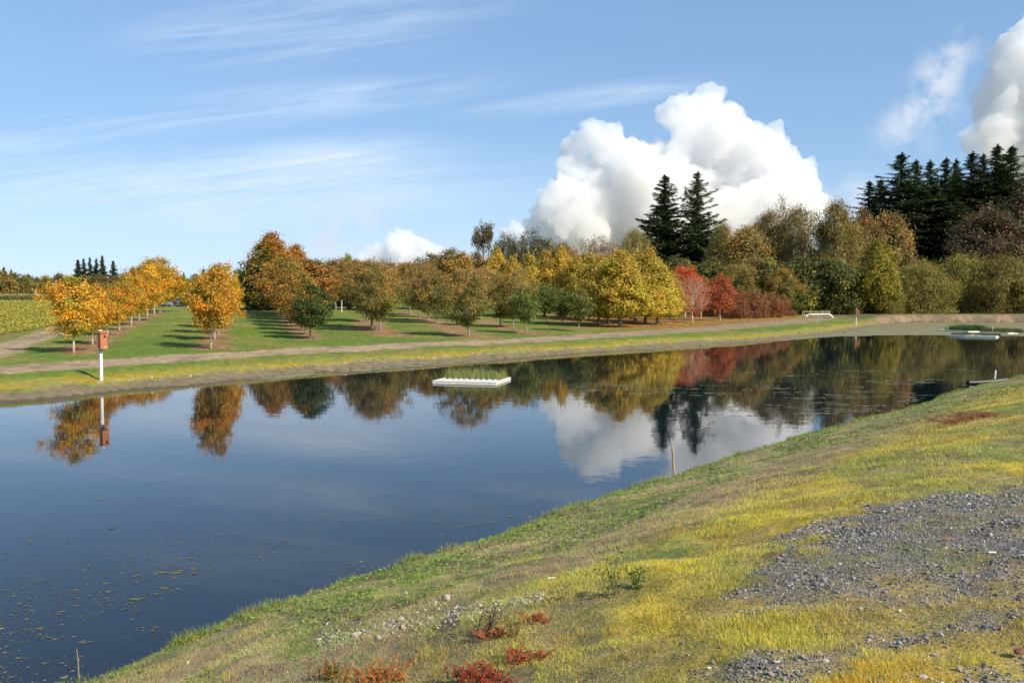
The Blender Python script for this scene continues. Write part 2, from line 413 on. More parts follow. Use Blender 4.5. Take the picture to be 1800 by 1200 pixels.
def bark(name, col, scale=6, vs=0.25):
    m, n = mat(name)
    tc = n('ShaderNodeTexCoord').outputs['Object']
    mp = n('ShaderNodeMapping', {'Vector': tc, 'Scale': (1, 1, vs)}).outputs[0]
    nz = n('ShaderNodeTexNoise', {'Vector': mp, 'Scale': scale, 'Detail': 6, 'Roughness': 0.7}).outputs[0]
    c = n.mix(n.ramp(nz, [(0.3, 0), (0.7, 1)]), tuple(q * 0.5 for q in col), tuple(q * 1.25 for q in col))
    b = n('ShaderNodeBump', {'Strength': 0.5, 'Distance': 0.02, 'Height': nz})
    finish(n, n('ShaderNodeBsdfPrincipled', {'Base Color': c, 'Roughness': 0.9, 'Normal': b.outputs[0]}).outputs[0])
    return m
M['bark_pale'] = bark('pale bark', (0.52, 0.42, 0.32), 12)
M['bark_tan'] = bark('tan bark', (0.36, 0.27, 0.19), 12)
M['bark_dark'] = bark('dark bark', (0.13, 0.10, 0.08), 8)
M['bark_grey'] = bark('grey bark', (0.30, 0.26, 0.21), 8)

# ---------------------------------------------------------------- ground sheet, cut into ground / path / gravel / mud / field
def build_ground():
    fr = np.linspace(R(-37), R(37), 560)
    rest = np.linspace(R(37), R(323), 90)[1:-1]
    ang = np.concatenate([fr, rest])
    rad = [0.6]
    while rad[-1] < 6000: rad.append(rad[-1] * (1.0085 if rad[-1] < 200 else 1.05 if rad[-1] < 600 else 1.2))
    rad = np.array(rad); nr, na = len(rad), len(ang)
    X = np.sin(ang)[None] * rad[:, None]; Y = np.cos(ang)[None] * rad[:, None]
    x, y = X.ravel(), Y.ravel()
    z = height(x, y)
    c, k = ground_fields(x, y)
    V = np.stack([x, y, z], 1)
    V = np.vstack([V, [[0, 0, H1(0, 0)]]]); c = np.vstack([c, c[:1]])
    i = np.arange(nr - 1)[:, None] * na; j = np.arange(na)[None]; j2 = (j + 1) % na
    F = np.stack([i + j, i + j2, i + na + j2, i + na + j], -1).reshape(-1, 4)[:, ::-1]
    def fm(a): return a[F].mean(1)
    path = fm(k['path']) > 0.5
    field = (fm(k['field']) > 0.5) & ~path
    grav = (fm(k['gravel']) > 0.5) & ~path & ~field
    mud = (fm(k['t']) < 1.0) & (fm(k['wf']) > 0.5) & ~path & ~field
    rest_ = ~(path | field | grav | mud)
    for nm, sel in (('ground', rest_), ('dirt_path', path), ('gravel_ground', grav), ('mud_shore', mud), ('crop_field', field)):
        f = F[sel]; used = np.unique(f); mp = np.full(len(V), -1); mp[used] = np.arange(len(used))
        mb = MB(); mb.add(V[used], mp[f], c[used])
        if nm == 'ground':
            mp0 = [mp[q] for q in range(na)]
            base = mb.n; mb.add(V[-1:], [], c[-1:])
            mb.f.append(np.array([(base, mp0[(q + 1) % na], mp0[q]) for q in range(na)]))
        o = mb.build(nm, M['ground'], smooth=True)
        tag(o, kind='structure')
build_ground()

# ---------------------------------------------------------------- water
def water():
    m, n = mat('still pond water')
    tc = n('ShaderNodeNewGeometry').outputs['Position']
    a = n('ShaderNodeTexNoise', {'Vector': tc, 'Scale': 1.6, 'Detail': 2, 'Roughness': 0.5}).outputs[0]
    b = n('ShaderNodeTexNoise', {'Vector': tc, 'Scale': 9.0, 'Detail': 3, 'Roughness': 0.5}).outputs[0]
    patch = n.ramp(n('ShaderNodeTexNoise', {'Vector': tc, 'Scale': 0.07, 'Detail': 2}).outputs[0], [(0.4, 0.35), (0.65, 1)])
    hgt = n.m('ADD', n.m('MULTIPLY', a, 0.55), n.m('MULTIPLY', n.m('MULTIPLY', b, patch), 0.16))
    bp = n('ShaderNodeBump', {'Strength': 1.0, 'Distance': 0.0034, 'Height': hgt})
    finish(n, n('ShaderNodeBsdfPrincipled', {'Base Color': (0.006, 0.011, 0.017, 1), 'Roughness': 0.015, 'IOR': 1.38, 'Normal': bp.outputs[0]}).outputs[0])
    mb = MB()
    def off(P, s):                                   # run the sheet a little way under both banks
        T = np.gradient(P, axis=0); T /= np.linalg.norm(T, axis=1)[:, None]
        return P + np.stack([T[:, 1], -T[:, 0]], 1) * s
    A = off(NEAR, 1.3); B = off(FAR, -1.3)
    n_ = max(len(A), len(B)); P = np.vstack([A, B[::-1]])
    mb.add(np.column_stack([P, np.zeros(len(P))]), [tuple(range(len(P)))])
    tag(mb.build('pond_water', m), kind='structure')
water()

# ---------------------------------------------------------------- leaf cards
def rnd_unit(rng, n):
    v = rng.normal(size=(n, 3)); return v / np.linalg.norm(v, axis=1)[:, None]
def cards(mb, P, Nn, size, col, rng, aspect=0.62, axis=None):
    n = len(P); Nn = Nn / (np.linalg.norm(Nn, axis=1)[:, None] + 1e-9)
    T = rnd_unit(rng, n) if axis is None else axis + rnd_unit(rng, n) * 0.35
    T = T - Nn * (T * Nn).sum(1)[:, None]; T /= np.linalg.norm(T, axis=1)[:, None] + 1e-9
    B = np.cross(Nn, T); s = np.broadcast_to(size, (n,))[:, None] * rng.uniform(0.65, 1.25, (n, 1))
    v = np.stack([P - T * s, P + B * s * aspect, P + T * s, P - B * s * aspect], 1).reshape(-1, 3)
    f = np.arange(4 * n).reshape(n, 4)
    mb.add(v, f, np.repeat(col, 4, 0))
def pal(rng, n, cols, wts=None):
    cols = np.array(cols); i = rng.choice(len(cols), n, p=None if wts is None else np.array(wts) / sum(wts))
    return cols[i] * rng.uniform(0.75, 1.25, (n, 1))

def crown_tree(seed, H, Rad, clear, prof, cols, wts, nclus=260, per=45, leaf=0.05, sig=0.14, gap=0.42, limbs=16, trunk_r=0.05,
               lump=0.25, outer=0.42, second=None, rise=0.6, hang=0.0, lean=0.0, bare=0, shoots=0, shoot_cols=None):
    """returns (trunk MB, crown MB). prof: list of (t, radius share) up the crown. second: (cols, wts, fn) recolours by place."""
    rng = np.random.default_rng(seed)
    tz, tr = zip(*prof)
    hh = H - clear
    n = nclus * 3
    t = rng.uniform(0, 1, n); rr = np.interp(t, tz, tr)
    keep = rng.uniform(0, 1, n) < (rr / max(tr)) ** 1.2 + 0.12
    t = t[keep]; rr = rr[keep]
    a = rng.uniform(0, 2 * math.pi, len(t))
    q = rng.uniform(0, 1, len(t)) ** outer
    lumpf = 1 + lump * 2 * (vnoise(np.cos(a) * 1.7 + 9, np.sin(a) * 1.7 + t * 4, seed) - 0.5)
    r = Rad * rr * q * lumpf
    c = np.stack([np.cos(a) * r, np.sin(a) * r, clear + t * hh + (vnoise(a * 2, t * 9, seed + 3) - .5) * 0.08 * hh], 1)
    g = fbm(c[:, 0], c[:, 1], Rad * 0.42, 2, seed + 5, z=c[:, 2])
    c = c[g > gap * (0.6 + 0.4 * q[:len(g)])][:nclus]
    if lean: c[:, 0] += lean * (c[:, 2] / H) ** 1.5
    ax = np.array([0, 0, clear + hh * 0.35])
    crown = MB()
    cn = vnoise(c[:, 0] / (Rad * .5) + 5, c[:, 1] / (Rad * .5), seed + 9, z=c[:, 2] / (Rad * .5))
    cs = rng.uniform(0.7, 1.35, len(c))
    P = np.repeat(c, per, 0) + rng.normal(size=(len(c) * per, 3)) * sig * np.repeat(cs, per)[:, None] * np.array([1, 1, 0.75])
    if hang: P[:, 2] -= hang * rng.uniform(0, 1, len(P)) ** 2
    P[:, 2] = np.maximum(P[:, 2], clear * 0.75 + 0.02)
    out = P - ax; out /= np.linalg.norm(out, axis=1)[:, None] + 1e-9
    Nn = out * 0.7 + rnd_unit(rng, len(P)) * 0.85 + np.array([0, 0, 0.35])
    col = pal(rng, len(P), cols, wts)
    if second:
        c2 = pal(rng, len(P), second[0], second[1])
        f = second[2](P, np.repeat(cn, per), H, Rad)
        pick = rng.uniform(0, 1, len(P)) < f
        col = np.where(pick[:, None], c2, col)
    col = col * (0.82 + 0.36 * np.repeat(cn, per))[:, None]
    cards(crown, P, Nn, leaf, col, rng, axis=(np.tile([0, 0, -1.0], (len(P), 1)) if hang else None), aspect=0.62 if not hang else 0.3)
    # trunk and limbs
    tk = MB()
    K = 7; zz = np.linspace(-0.15, clear + hh * 0.8, K)
    wob = np.cumsum(rng.normal(size=(K, 2)) * trunk_r * 0.35, 0); wob[:2] = 0
    if lean: wob[:, 0] += lean * (np.maximum(zz, 0) / H) ** 1.5
    tp = np.column_stack([wob, zz])
    tk.tube(tp, np.interp(zz, [-0.15, 0.12 * H, H], [trunk_r * 1.35, trunk_r, trunk_r * 0.15]), 8)
    if len(c):
        for k in rng.choice(len(c), min(limbs, len(c)), replace=False):
            e = c[k]; z0 = clear * 0.9 + max(0, (e[2] - clear)) * rng.uniform(0.1, rise)
            b = np.array([np.interp(z0, zz, tp[:, 0]), np.interp(z0, zz, tp[:, 1]), z0])
            mid = b * 0.5 + e * 0.5; mid[2] += (0.12 - 0.2 * (rng.uniform() < 0.3)) * np.linalg.norm(e - b); mid[:2] += rng.normal(size=2) * 0.04 * Rad
            r0 = trunk_r * rng.uniform(0.3, 0.5)
            tk.tube([b, b * .6 + mid * .4, mid, e * .6 + mid * .4, e], [r0, r0 * .8, r0 * .6, r0 * .4, r0 * .15], 5, cap=False)
            for _ in range(bare):
                d = e + rnd_unit(rng, 1)[0] * Rad * 0.22 + np.array([0, 0, Rad * 0.08])
                s0 = mid * rng.uniform(0, .6); s0 = mid + (e - mid) * rng.uniform(0, 1)
                tk.tube([s0, (s0 + d) / 2 + rng.normal(size=3) * .02 * Rad, d], [r0 * .3, r0 * .2, r0 * .06], 4, cap=False)
    if shoots and len(c):                      # long whippy shoots standing out of the top
        top = c[c[:, 2] > np.percentile(c[:, 2], 60)]
        for k in rng.choice(len(top), min(shoots, len(top)), replace=False):
            b = top[k]; d = np.array([b[0] / Rad * .6, b[1] / Rad * .6, 1.0]) + rng.normal(size=3) * .25; L = H * rng.uniform(.08, .17)
            e = b + d * L; tk.tube([b, (b + e) / 2 + rng.normal(size=3) * .02 * L, e], [.012, .009, .004], 4, cap=False)
            m_ = 16; t_ = rng.uniform(.1, 1, (m_, 1)); cards(crown, b + (e - b) * t_ + rng.normal(size=(m_, 3)) * .035, rnd_unit(rng, m_), leaf * .8, pal(rng, m_, shoot_cols or cols), rng)
    return tk, crown

def fir_tree(seed, H, Rad, cols, n_br=170, spray=0.34, clear=0.05, droop=0.25, power=0.85, gapy=0.25, up=0.25):
    rng = np.random.default_rng(seed)
    tk = MB(); crown = MB()
    tk.tube([(0, 0, -0.2), (0.02 * Rad, 0, H * .4), (0, 0.02 * Rad, H * .98)], [H * .016, H * .011, H * .001], 8)
    P = []; A = []; Nn = []; S = []
    for i in range(n_br):
        t = clear + (1 - clear) * ((i + rng.uniform()) / n_br) ** 0.95
        a = rng.uniform(0, 2 * math.pi)
        L = Rad * (1 - t) ** power * rng.uniform(0.62, 1.12) * (1 + 0.25 * math.sin(a * 2 + seed)) + 0.02 * Rad
        if rng.uniform() < gapy * 0.3: L *= 0.5
        if rng.uniform() < 0.09: L *= 1.3
        el = up * (t - 0.3) - droop * (1 - t) + rng.normal() * 0.06
        K = max(4, int(L / (spray * 0.32)))
        s = (np.arange(K) + 0.6) / K
        rr = L * s; zz = t * H * 0.985 + rr * el + 0.10 * L * s ** 2.2 * (1 + up)
        dx, dy = math.cos(a), math.sin(a)
        bp = np.stack([rr * dx, rr * dy, zz], 1)
        r0 = 0.012 * L + 0.004
        pts = np.vstack([[0, 0, t * H * 0.985], bp[::max(1, K // 3)], bp[-1]])
        tk.tube(pts, np.linspace(r0, r0 * .2, len(pts)), 4, cap=False)
        m = 7
        w_ = (0.30 * L * np.sin(math.pi * np.clip(s * 0.9 + 0.12, 0, 1)) + spray * .25)
        bb = np.repeat(bp, m, 0); ww = np.repeat(w_, m)
        side = rng.uniform(-1, 1, len(bb))
        off = np.stack([-dy * side * ww, dx * side * ww, -np.abs(side) * ww * 0.25 - rng.uniform(0, 0.10, len(bb)) * spray * 2], 1)
        P.append(bb + off + rng.normal(size=bb.shape) * spray * 0.10)
        A.append(np.stack([dx * 0.8 - dy * side, dy * 0.8 + dx * side, rng.uniform(-.45, 0.15, len(bb))], 1))
        Nn.append(np.tile([0, 0, 1.0], (len(bb), 1)) + rnd_unit(rng, len(bb)) * 0.75)
        S.append(np.full(len(bb), spray) * (0.35 + 0.65 * (1 - t)))
    q = rng.uniform(0.93, 1.0, 26); P.append(np.stack([rng.normal(size=26) * .05 * (1 - q) * Rad, rng.normal(size=26) * .05 * (1 - q) * Rad, q * H], 1)); A.append(np.tile([0, 0, 1.0], (26, 1)) + rng.normal(size=(26, 3)) * .35); Nn.append(rnd_unit(rng, 26)); S.append(np.full(26, spray * .45))
    P = np.vstack(P); A = np.vstack(A); Nn = np.vstack(Nn); S = np.concatenate(S)
    A /= np.linalg.norm(A, axis=1)[:, None]
    cn = vnoise(P[:, 0] / 1.2, P[:, 1] / 1.2, seed, z=P[:, 2] / 1.2)
    col = pal(rng, len(P), cols) * (0.7 + 0.6 * cn)[:, None]
    cards(crown, P, Nn, S, col, rng, aspect=0.24, axis=A)
    return tk, crown

def bare_tree(seed, H, spread, r0, cols, leaves=1500, leaf=0.12, depth=6):
    rng = np.random.default_rng(seed); tk = MB(); tips = []
    def grow(p, d, L, r, k):
        q = p + d * L
        m = (p + q) / 2 + rng.normal(size=3) * L * 0.06
        tk.tube([p, m, q], [r, r * .85, r * .7], 5 if k < 3 else 3, cap=False)
        if k >= 3: tips.append(q); tips.append(m)
        if k >= depth: return
        for _ in range(rng.integers(2, 4)):
            nd = d + rnd_unit(rng, 1)[0] * spread + np.array([0, 0, 0.22]); nd /= np.linalg.norm(nd)
            grow(q, nd, L * rng.uniform(0.62, 0.86), r * rng.uniform(.5, .68), k + 1)
    grow(np.array([0, 0, -0.2]), np.array([0.02, 0, 1.0]), H * 0.26, r0, 0)
    crown = MB(); tips = np.array(tips)
    P = tips[rng.integers(0, len(tips), leaves)] + rng.normal(size=(leaves, 3)) * leaf * 2.0
    cards(crown, P, rnd_unit(rng, leaves), leaf, pal(rng, leaves, cols), rng)
    return tk, crown

# palettes (leaf colours)
ORANGE = [(0.80, 0.34, 0.02), (0.78, 0.42, 0.03), (0.72, 0.24, 0.02), (0.80, 0.50, 0.06)]
ORG_GREEN = [(0.30, 0.27, 0.03), (0.42, 0.30, 0.02), (0.18, 0.20, 0.02)]
YELLOW = [(0.68, 0.46, 0.06), (0.74, 0.52, 0.09), (0.52, 0.40, 0.06), (0.70, 0.38, 0.06)]
YGREEN = [(0.38, 0.33, 0.04), (0.46, 0.38, 0.045), (0.27, 0.26, 0.03)]
OLIVE = [(0.18, 0.19, 0.035), (0.24, 0.22, 0.045), (0.13, 0.155, 0.03), (0.28, 0.20, 0.05)]
REDTIP = [(0.50, 0.17, 0.05), (0.44, 0.23, 0.05), (0.36, 0.27, 0.06)]
RUST = [(0.52, 0.25, 0.04), (0.58, 0.32, 0.05), (0.44, 0.18, 0.04)]
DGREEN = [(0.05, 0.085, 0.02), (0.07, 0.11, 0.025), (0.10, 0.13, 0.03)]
RED = [(0.60, 0.09, 0.025), (0.66, 0.17, 0.03), (0.50, 0.08, 0.025), (0.62, 0.24, 0.05)]
WILLOW = [(0.30, 0.22, 0.05), (0.24, 0.19, 0.04), (0.36, 0.24, 0.06), (0.18, 0.16, 0.035)]
BROWNG = [(0.22, 0.17, 0.05), (0.30, 0.19, 0.055), (0.15, 0.14, 0.04)]
REDBR = [(0.14, 0.075, 0.04), (0.17, 0.10, 0.045), (0.10, 0.085, 0.035), (0.09, 0.09, 0.03)]
FIR = [(0.042, 0.064, 0.022), (0.058, 0.085, 0.028), (0.080, 0.105, 0.036)]
OVAL = [(0, 0.35), (0.12, 0.78), (0.35, 1.0), (0.6, 0.92), (0.82, 0.6), (1, 0.12)]
ROUND = [(0, 0.4), (0.15, 0.85), (0.4, 1.0), (0.7, 0.9), (0.9, 0.5), (1, 0.15)]
CONEY = [(0, 0.55), (0.1, 0.9), (0.25, 1.0), (0.5, 0.80), (0.75, 0.46), (0.9, 0.22), (1, 0.05)]
VASE = [(0, 0.25), (0.25, 0.75), (0.5, 1.0), (0.75, 0.95), (0.92, 0.6), (1, 0.25)]
BROAD = [(0, 0.75), (0.2, 1.0), (0.5, 0.97), (0.78, 0.75), (0.93, 0.42), (1, 0.1)]
SHRUB = [(0, 0.95), (0.3, 1.0), (0.6, 0.9), (0.85, 0.6), (1, 0.2)]

PROTO = {}
def proto(key, tk_cr, barkm, leafm='leaf', H=1.0):
    tk, cr = tk_cr
    PROTO[key] = (tk.data('trunk', M[barkm], True), cr.data('crown', M[leafm]), H)
def inner_green(P, cn, H, Rd):     # leaves low and inside turn last
    r = np.hypot(P[:, 0], P[:, 1]) / Rd
    return np.clip(1.05 - 0.75 * r - 0.5 * (P[:, 2] / H - 0.35) + (cn - 0.5) * 1.5, 0.03, 0.9)
def top_turned(P, cn, H, Rd): return np.clip(0.95 * (P[:, 2] / H) - 0.35 + (cn - .5) * 1.1, 0, 1)
def left_shade(P, cn, H, Rd): return np.clip(0.50 - 0.85 * P[:, 0] / Rd - 0.7 * (P[:, 2] / H - 0.45) + (cn - .5) * 1.1, 0, 1)  # shade on the side away from the sun, painted as dark green leaves
def patchy(P, cn, H, Rd): return np.clip((cn - 0.42) * 3.0, 0, 1)

for k in range(3):
    proto('maple%d' % k, crown_tree(100 + k, 4.0, 1.35, 0.95, ROUND, ORANGE, [5, 4, 2, 2], 190, 56, 0.056, 0.15, 0.43, 16, 0.055,
          second=(ORG_GREEN, None, inner_green), lump=0.5, shoots=12), 'bark_pale', H=4.0)
proto('hornbeam', crown_tree(110, 3.4, 1.1, 0.75, OVAL, DGREEN, None, 200, 48, 0.055, 0.13, 0.3, 14, 0.05, second=(RUST, None, lambda P, cn, H, Rd: (cn > .66) * .5)), 'bark_tan', H=3.4)
proto('hornbeam_orange', crown_tree(111, 5.0, 1.3, 0.8, OVAL, RUST, None, 240, 48, 0.07, 0.17, 0.3, 14, 0.06, second=(OLIVE, None, inner_green)), 'bark_tan', H=5.0)
proto('linden', crown_tree(112, 10.0, 4.3, 0.35, CONEY, RUST, [2, 3, 1], 900, 50, 0.13, 0.33, 0.28, 30, 0.16, second=([(0.09, 0.11, 0.02), (0.16, 0.15, 0.02), (0.05, 0.075, 0.02)], None, left_shade), shoots=40), 'bark_dark', H=10.0)
for k in range(3):
    proto('crab%d' % k, crown_tree(120 + k, 5.0, 2.35, 0.95, VASE, OLIVE, None, 300, 48, 0.07, 0.20, 0.42, 26, 0.09,
          second=(REDTIP, None, top_turned), lump=0.6, bare=3, shoots=18, shoot_cols=REDTIP), 'bark_grey', H=5.0)
for k in range(3):
    proto('yellow%d' % k, crown_tree(130 + k, 6.2, 2.1, 1.0, CONEY, YELLOW, None, 430, 52, 0.08, 0.20, 0.37, 20, 0.11,
          second=(YGREEN, None, [inner_green, patchy, inner_green][k]), lump=0.45, shoots=26), 'bark_grey', H=6.2)
proto('smallgreen', crown_tree(140, 3.6, 1.15, 1.0, VASE, OLIVE[:3] + DGREEN[1:], None, 150, 40, 0.065, 0.17, 0.38, 14, 0.05), 'bark_tan', H=3.6)
proto('red', crown_tree(150, 5.0, 1.9, 1.0, VASE, RED, None, 300, 34, 0.065, 0.2, 0.40, 30, 0.09, lump=0.4, bare=4, second=(YGREEN, [1, 1, 1], lambda P, cn, H, Rd: (cn > .8) * .4)), 'bark_pale', H=5.0)
proto('red_thin', crown_tree(151, 4.4, 1.9, 0.8, VASE, [(0.46, 0.12, 0.04), (0.52, 0.20, 0.07), (0.40, 0.09, 0.04)], None, 130, 24, 0.06, 0.22, 0.40, 40, 0.08, lump=0.4, bare=7), 'bark_pale', H=4.4)
proto('red_oval', crown_tree(152, 4.2, 1.25, 0.9, OVAL, [(0.42, 0.10, 0.04), (0.50, 0.12, 0.04), (0.30, 0.10, 0.04)], None, 200, 40, 0.065, 0.16, 0.36, 18, 0.06), 'bark_pale', H=4.2)
for k in range(2):
    proto('redshrub%d' % k, crown_tree(160 + k, 2.4, 1.9, 0.05, SHRUB, [(0.34, 0.08, 0.04), (0.40, 0.13, 0.05), (0.22, 0.11, 0.04), (0.15, 0.15, 0.04)], None, 260, 40, 0.06, 0.18, 0.30, 20, 0.05, lump=0.4), 'bark_grey', H=2.4)
for k in range(3):
    proto('willow%d' % k, crown_tree(170 + k, 12.0, 5.2, 1.0, BROAD, WILLOW, None, 700, 60, 0.17, 0.48, 0.34, 34, 0.24, lump=0.5, hang=0.5, bare=3), 'bark_grey', H=12.0)
for k in range(2):
    proto('brownwood%d' % k, crown_tree(180 + k, 11.0, 4.2, 1.2, BROAD, BROWNG, None, 480, 50, 0.15, 0.42, 0.40, 34, 0.2, lump=0.5, bare=4, second=(RUST, None, lambda P, cn, H, Rd: (cn > .6) * .45)), 'bark_dark', H=11.0)
proto('redbrown', crown_tree(185, 13.0, 6.0, 1.0, BROAD, REDBR, None, 650, 50, 0.17, 0.5, 0.38, 34, 0.25, lump=0.5, bare=3), 'bark_dark', H=13.0)
proto('goldtree', crown_tree(186, 9.0, 3.4, 0.8, BROAD, [(0.36, 0.29, 0.03), (0.42, 0.31, 0.03), (0.22, 0.21, 0.03), (0.12, 0.14, 0.02)], None, 520, 50, 0.13, 0.32, 0.40, 26, 0.14, lump=0.5), 'bark_grey', H=9.0)
for k in range(2):
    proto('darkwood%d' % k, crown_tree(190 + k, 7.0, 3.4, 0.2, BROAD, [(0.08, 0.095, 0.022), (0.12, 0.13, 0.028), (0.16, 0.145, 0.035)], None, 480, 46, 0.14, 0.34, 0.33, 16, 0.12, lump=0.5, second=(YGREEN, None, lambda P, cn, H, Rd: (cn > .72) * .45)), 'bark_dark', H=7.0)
proto('oak', crown_tree(195, 11.0, 4.0, 2.5, VASE, [(0.10, 0.095, 0.035), (0.15, 0.12, 0.045), (0.08, 0.08, 0.03)], None, 300, 44, 0.14, 0.42, 0.46, 40, 0.25, lump=0.6, bare=5), 'bark_dark', H=11.0)
proto('willowshrub', crown_tree(196, 6.0, 4.6, 0.1, SHRUB, [(0.20, 0.18, 0.035), (0.27, 0.22, 0.045), (0.14, 0.14, 0.03), (0.32, 0.24, 0.05)], None, 560, 54, 0.13, 0.36, 0.28, 26, 0.12, lump=0.5, hang=0.3), 'bark_grey', H=6.0)
proto('distant', crown_tree(197, 8.0, 3.4, 0.6, BROAD, BROWNG + OLIVE[:2], None, 200, 40, 0.22, 0.45, 0.34, 10, 0.2, lump=0.5), 'bark_dark', H=8.0)
proto('distant_orange', crown_tree(198, 8.0, 3.0, 0.6, OVAL, [(0.30, 0.20, 0.05), (0.24, 0.17, 0.05), (0.34, 0.24, 0.05)], None, 200, 40, 0.22, 0.45, 0.34, 10, 0.2, lump=0.5), 'bark_dark', H=8.0)
proto('fir0', fir_tree(200, 16.0, 4.4, FIR, 260, 0.40, up=0.5, droop=0.12, power=.75, gapy=.9), 'bark_dark', 'needle', H=16.0)
proto('fir1', fir_tree(201, 16.0, 4.6, FIR, 190, 0.42, up=0.75, droop=0.05, gapy=1.4, power=.7), 'bark_dark', 'needle', H=16.0)
proto('fir2', fir_tree(202, 24.0, 5.0, FIR, 240, 0.55, up=0.35, droop=0.2, gapy=1.0, clear=0.2, power=.7), 'bark_dark', 'needle', H=24.0)
proto('fir3', fir_tree(203, 24.0, 4.2, FIR, 190, 0.55, up=0.4, droop=0.3, gapy=1.4, clear=0.25, power=.65), 'bark_dark', 'needle', H=24.0)
proto('firfar', fir_tree(204, 20.0, 4.6, FIR, 130, 0.9, up=0.3, droop=0.25, gapy=0.9, clear=0.12), 'bark_dark', 'needle', H=20.0)
proto('bare0', bare_tree(210, 11, 0.50, 0.2, [(0.22, 0.17, 0.08), (0.16, 0.13, 0.05)], 3500, 0.13), 'bark_grey', H=11.0)
proto('bare1', bare_tree(211, 10, 0.45, 0.16, [(0.30, 0.17, 0.08)], 500, 0.12), 'bark_grey', H=10.0)

_tn = [0]
def plant_tree(key, name, x, y, top_h, width, label, cat='tree', group=None, rz=None, wscale=None):
    """top_h: wanted height in metres; width: wanted crown width in metres (None keeps the proto's proportion)"""
    tkm, crm, H = PROTO[key]
    _tn[0] += 1
    if rz is None: rz = (_tn[0] * 2.39996) % 6.283
    z = H1(x, y)
    e = empty(name, (x, y, z - 0.03), rz, label, cat, group)
    a = link('trunk', tkm, e); b = link('crown', crm, e)
    xs = np.empty(len(crm.vertices) * 3, np.float32); 
    if key not in _W:
        crm.vertices.foreach_get('co', xs); xs = xs.reshape(-1, 3)
        _W[key] = (2 * float(np.percentile(np.abs(xs[:, 0]), 98.5)), float(np.percentile(xs[:, 2], 99.8)))
    s = top_h / _W[key][1]
    w_ = s if width is None else width / _W[key][0] * (1.75 if key in ('fir2', 'fir3') else 1.4 if key.startswith('fir') else 1.0)
    k_ = 0.10 * math.sin(_tn[0] * 5.1) if rz != 0.0 else 0.0; e.scale = (w_ * (1 + k_), w_ * (1 - k_), s); e.rotation_euler = (0.03 * math.sin(_tn[0] * 3.7), 0.03 * math.cos(_tn[0] * 2.3), rz)
    return e
_W = {}
def tree_px(key, name, u, vb, vt, wpx, label, d=None, **kw):
    """trunk foot at photo pixel (u, vb) (or at distance d), crown top near row vt, crown wpx wide"""
    if d is None: x, y = ground_at(u, vb)
    else:
        r = ray(u, 540); x, y = r[0] * d, d
    z = H1(x, y)
    top = EYE + ray(u, vt)[2] * y
    return plant_tree(key, name, x, y, top - z, wpx / FPX * y if wpx else None, label, **kw)

# distances behind the orchard and the pond
def far_d(u, d):
    if u < 500: return d
    if u < 1110: return d * 1.3
    return float(np.interp(d, [94, 103, 104, 112, 125, 133, 146, 160], [147, 160, 165, 188, 205, 222, 250, 270]))
# ---------------------------------------------------------------- orchard trees in rows
ORD = ['first', 'second', 'third', 'fourth', 'fifth', 'sixth', 'seventh', 'eighth', 'ninth', 'tenth', 'eleventh', 'twelfth']
G1 = 'orange maples in the row beside the dirt track'
for i, (u, vb, vt, wp) in enumerate([(130, 621, 484, 84), (163, 605.5, 498, 66), (189, 590, 500, 52), (210, 581, 497, 50), (231, 572, 485, 58), (245, 563.5, 468, 60), (259, 556, 458, 62), (271, 551.5, 451, 62), (281, 548, 453, 66)]):
    tree_px('maple%d' % (i % 3), 'maple_tree', u, vb, vt, wp, '%s orange maple from the pond in the left row beside the dirt track' % ORD[i], group=G1)
G2 = 'orange maples in the row with four shadows'
for i, (u, vb, vt, wp) in enumerate([(371, 613, 470, 86), (377, 597, 466, 74), (384, 586.5, 463, 72), (392, 577, 461, 66)]):
    tree_px('maple%d' % ((i + 1) % 3), 'maple_tree', u, vb, vt, wp, '%s orange maple from the pond in the short row right of the grass lane' % ORD[i], group=G2)
G3 = 'small hornbeams in the row leading to the big tree'
tree_px('hornbeam', 'hornbeam_tree', 545.5, 595, 499, 72, 'small dark green oval tree at the pond end of the third row', group=G3)
for i, (u, vb, vt, wp) in enumerate([(537, 588, 488, 52), (531, 581, 480, 56), (524.5, 574.5, 474, 60), (518, 568, 468, 62), (512, 562.5, 464, 66), (507, 558, 460, 70), (503, 554, 456, 74), (499, 550.5, 452, 78)]):
    tree_px('hornbeam_orange', 'hornbeam_tree', u, vb, vt, wp, 'bronze and green tree standing %s behind the small dark oval tree' % ORD[i], group=G3)
tree_px('linden', 'linden_tree', 482, 545, 411, 122, 'largest orange topped tree, shaded left side coloured dark green, broad and conical', rz=0.0)
tree_px('linden', 'linden_tree', 521, 543, 432, 90, 'orange conical tree just right of the largest orange topped tree', rz=0.4)
for (u, vt, wp, d, key, nm, lb) in [
    (556, 456, 80, 100, 'hornbeam_orange', 'orchard_tree', 'rusty orange tree behind the small dark green oval tree'),
    (590, 455, 84, 108, 'crab1', 'orchard_tree', 'rust and olive tree behind the white stake in the orchard'),
    (612, 448, 52, 128, 'goldtree', 'orchard_tree', 'yellow green treetop showing above the rust coloured trees'),
    (632, 458, 84, 112, 'hornbeam_orange', 'orchard_tree', 'rusty tree directly behind the left side of the twin olive crabapples'),
    (690, 456, 100, 105, 'crab2', 'orchard_tree', 'reddish bushy tree behind the twin olive crabapples'),
    (726, 462, 80, 118, 'hornbeam_orange', 'orchard_tree', 'reddish orange tree in the gap right of the twin olive crabapples'),
    (760, 446, 90, 120, 'brownwood0', 'wood_tree', 'brown bushy tree rising behind the middle crabapples'),
    (800, 438, 84, 118, 'brownwood1', 'wood_tree', 'golden brown tree behind the lone olive crabapple'),
    (838, 444, 70, 124, 'brownwood0', 'wood_tree', 'brown tree left of the first yellow maple tops')]:
    tree_px(key, nm, u, None, vt, wp, lb, d=far_d(u, d))
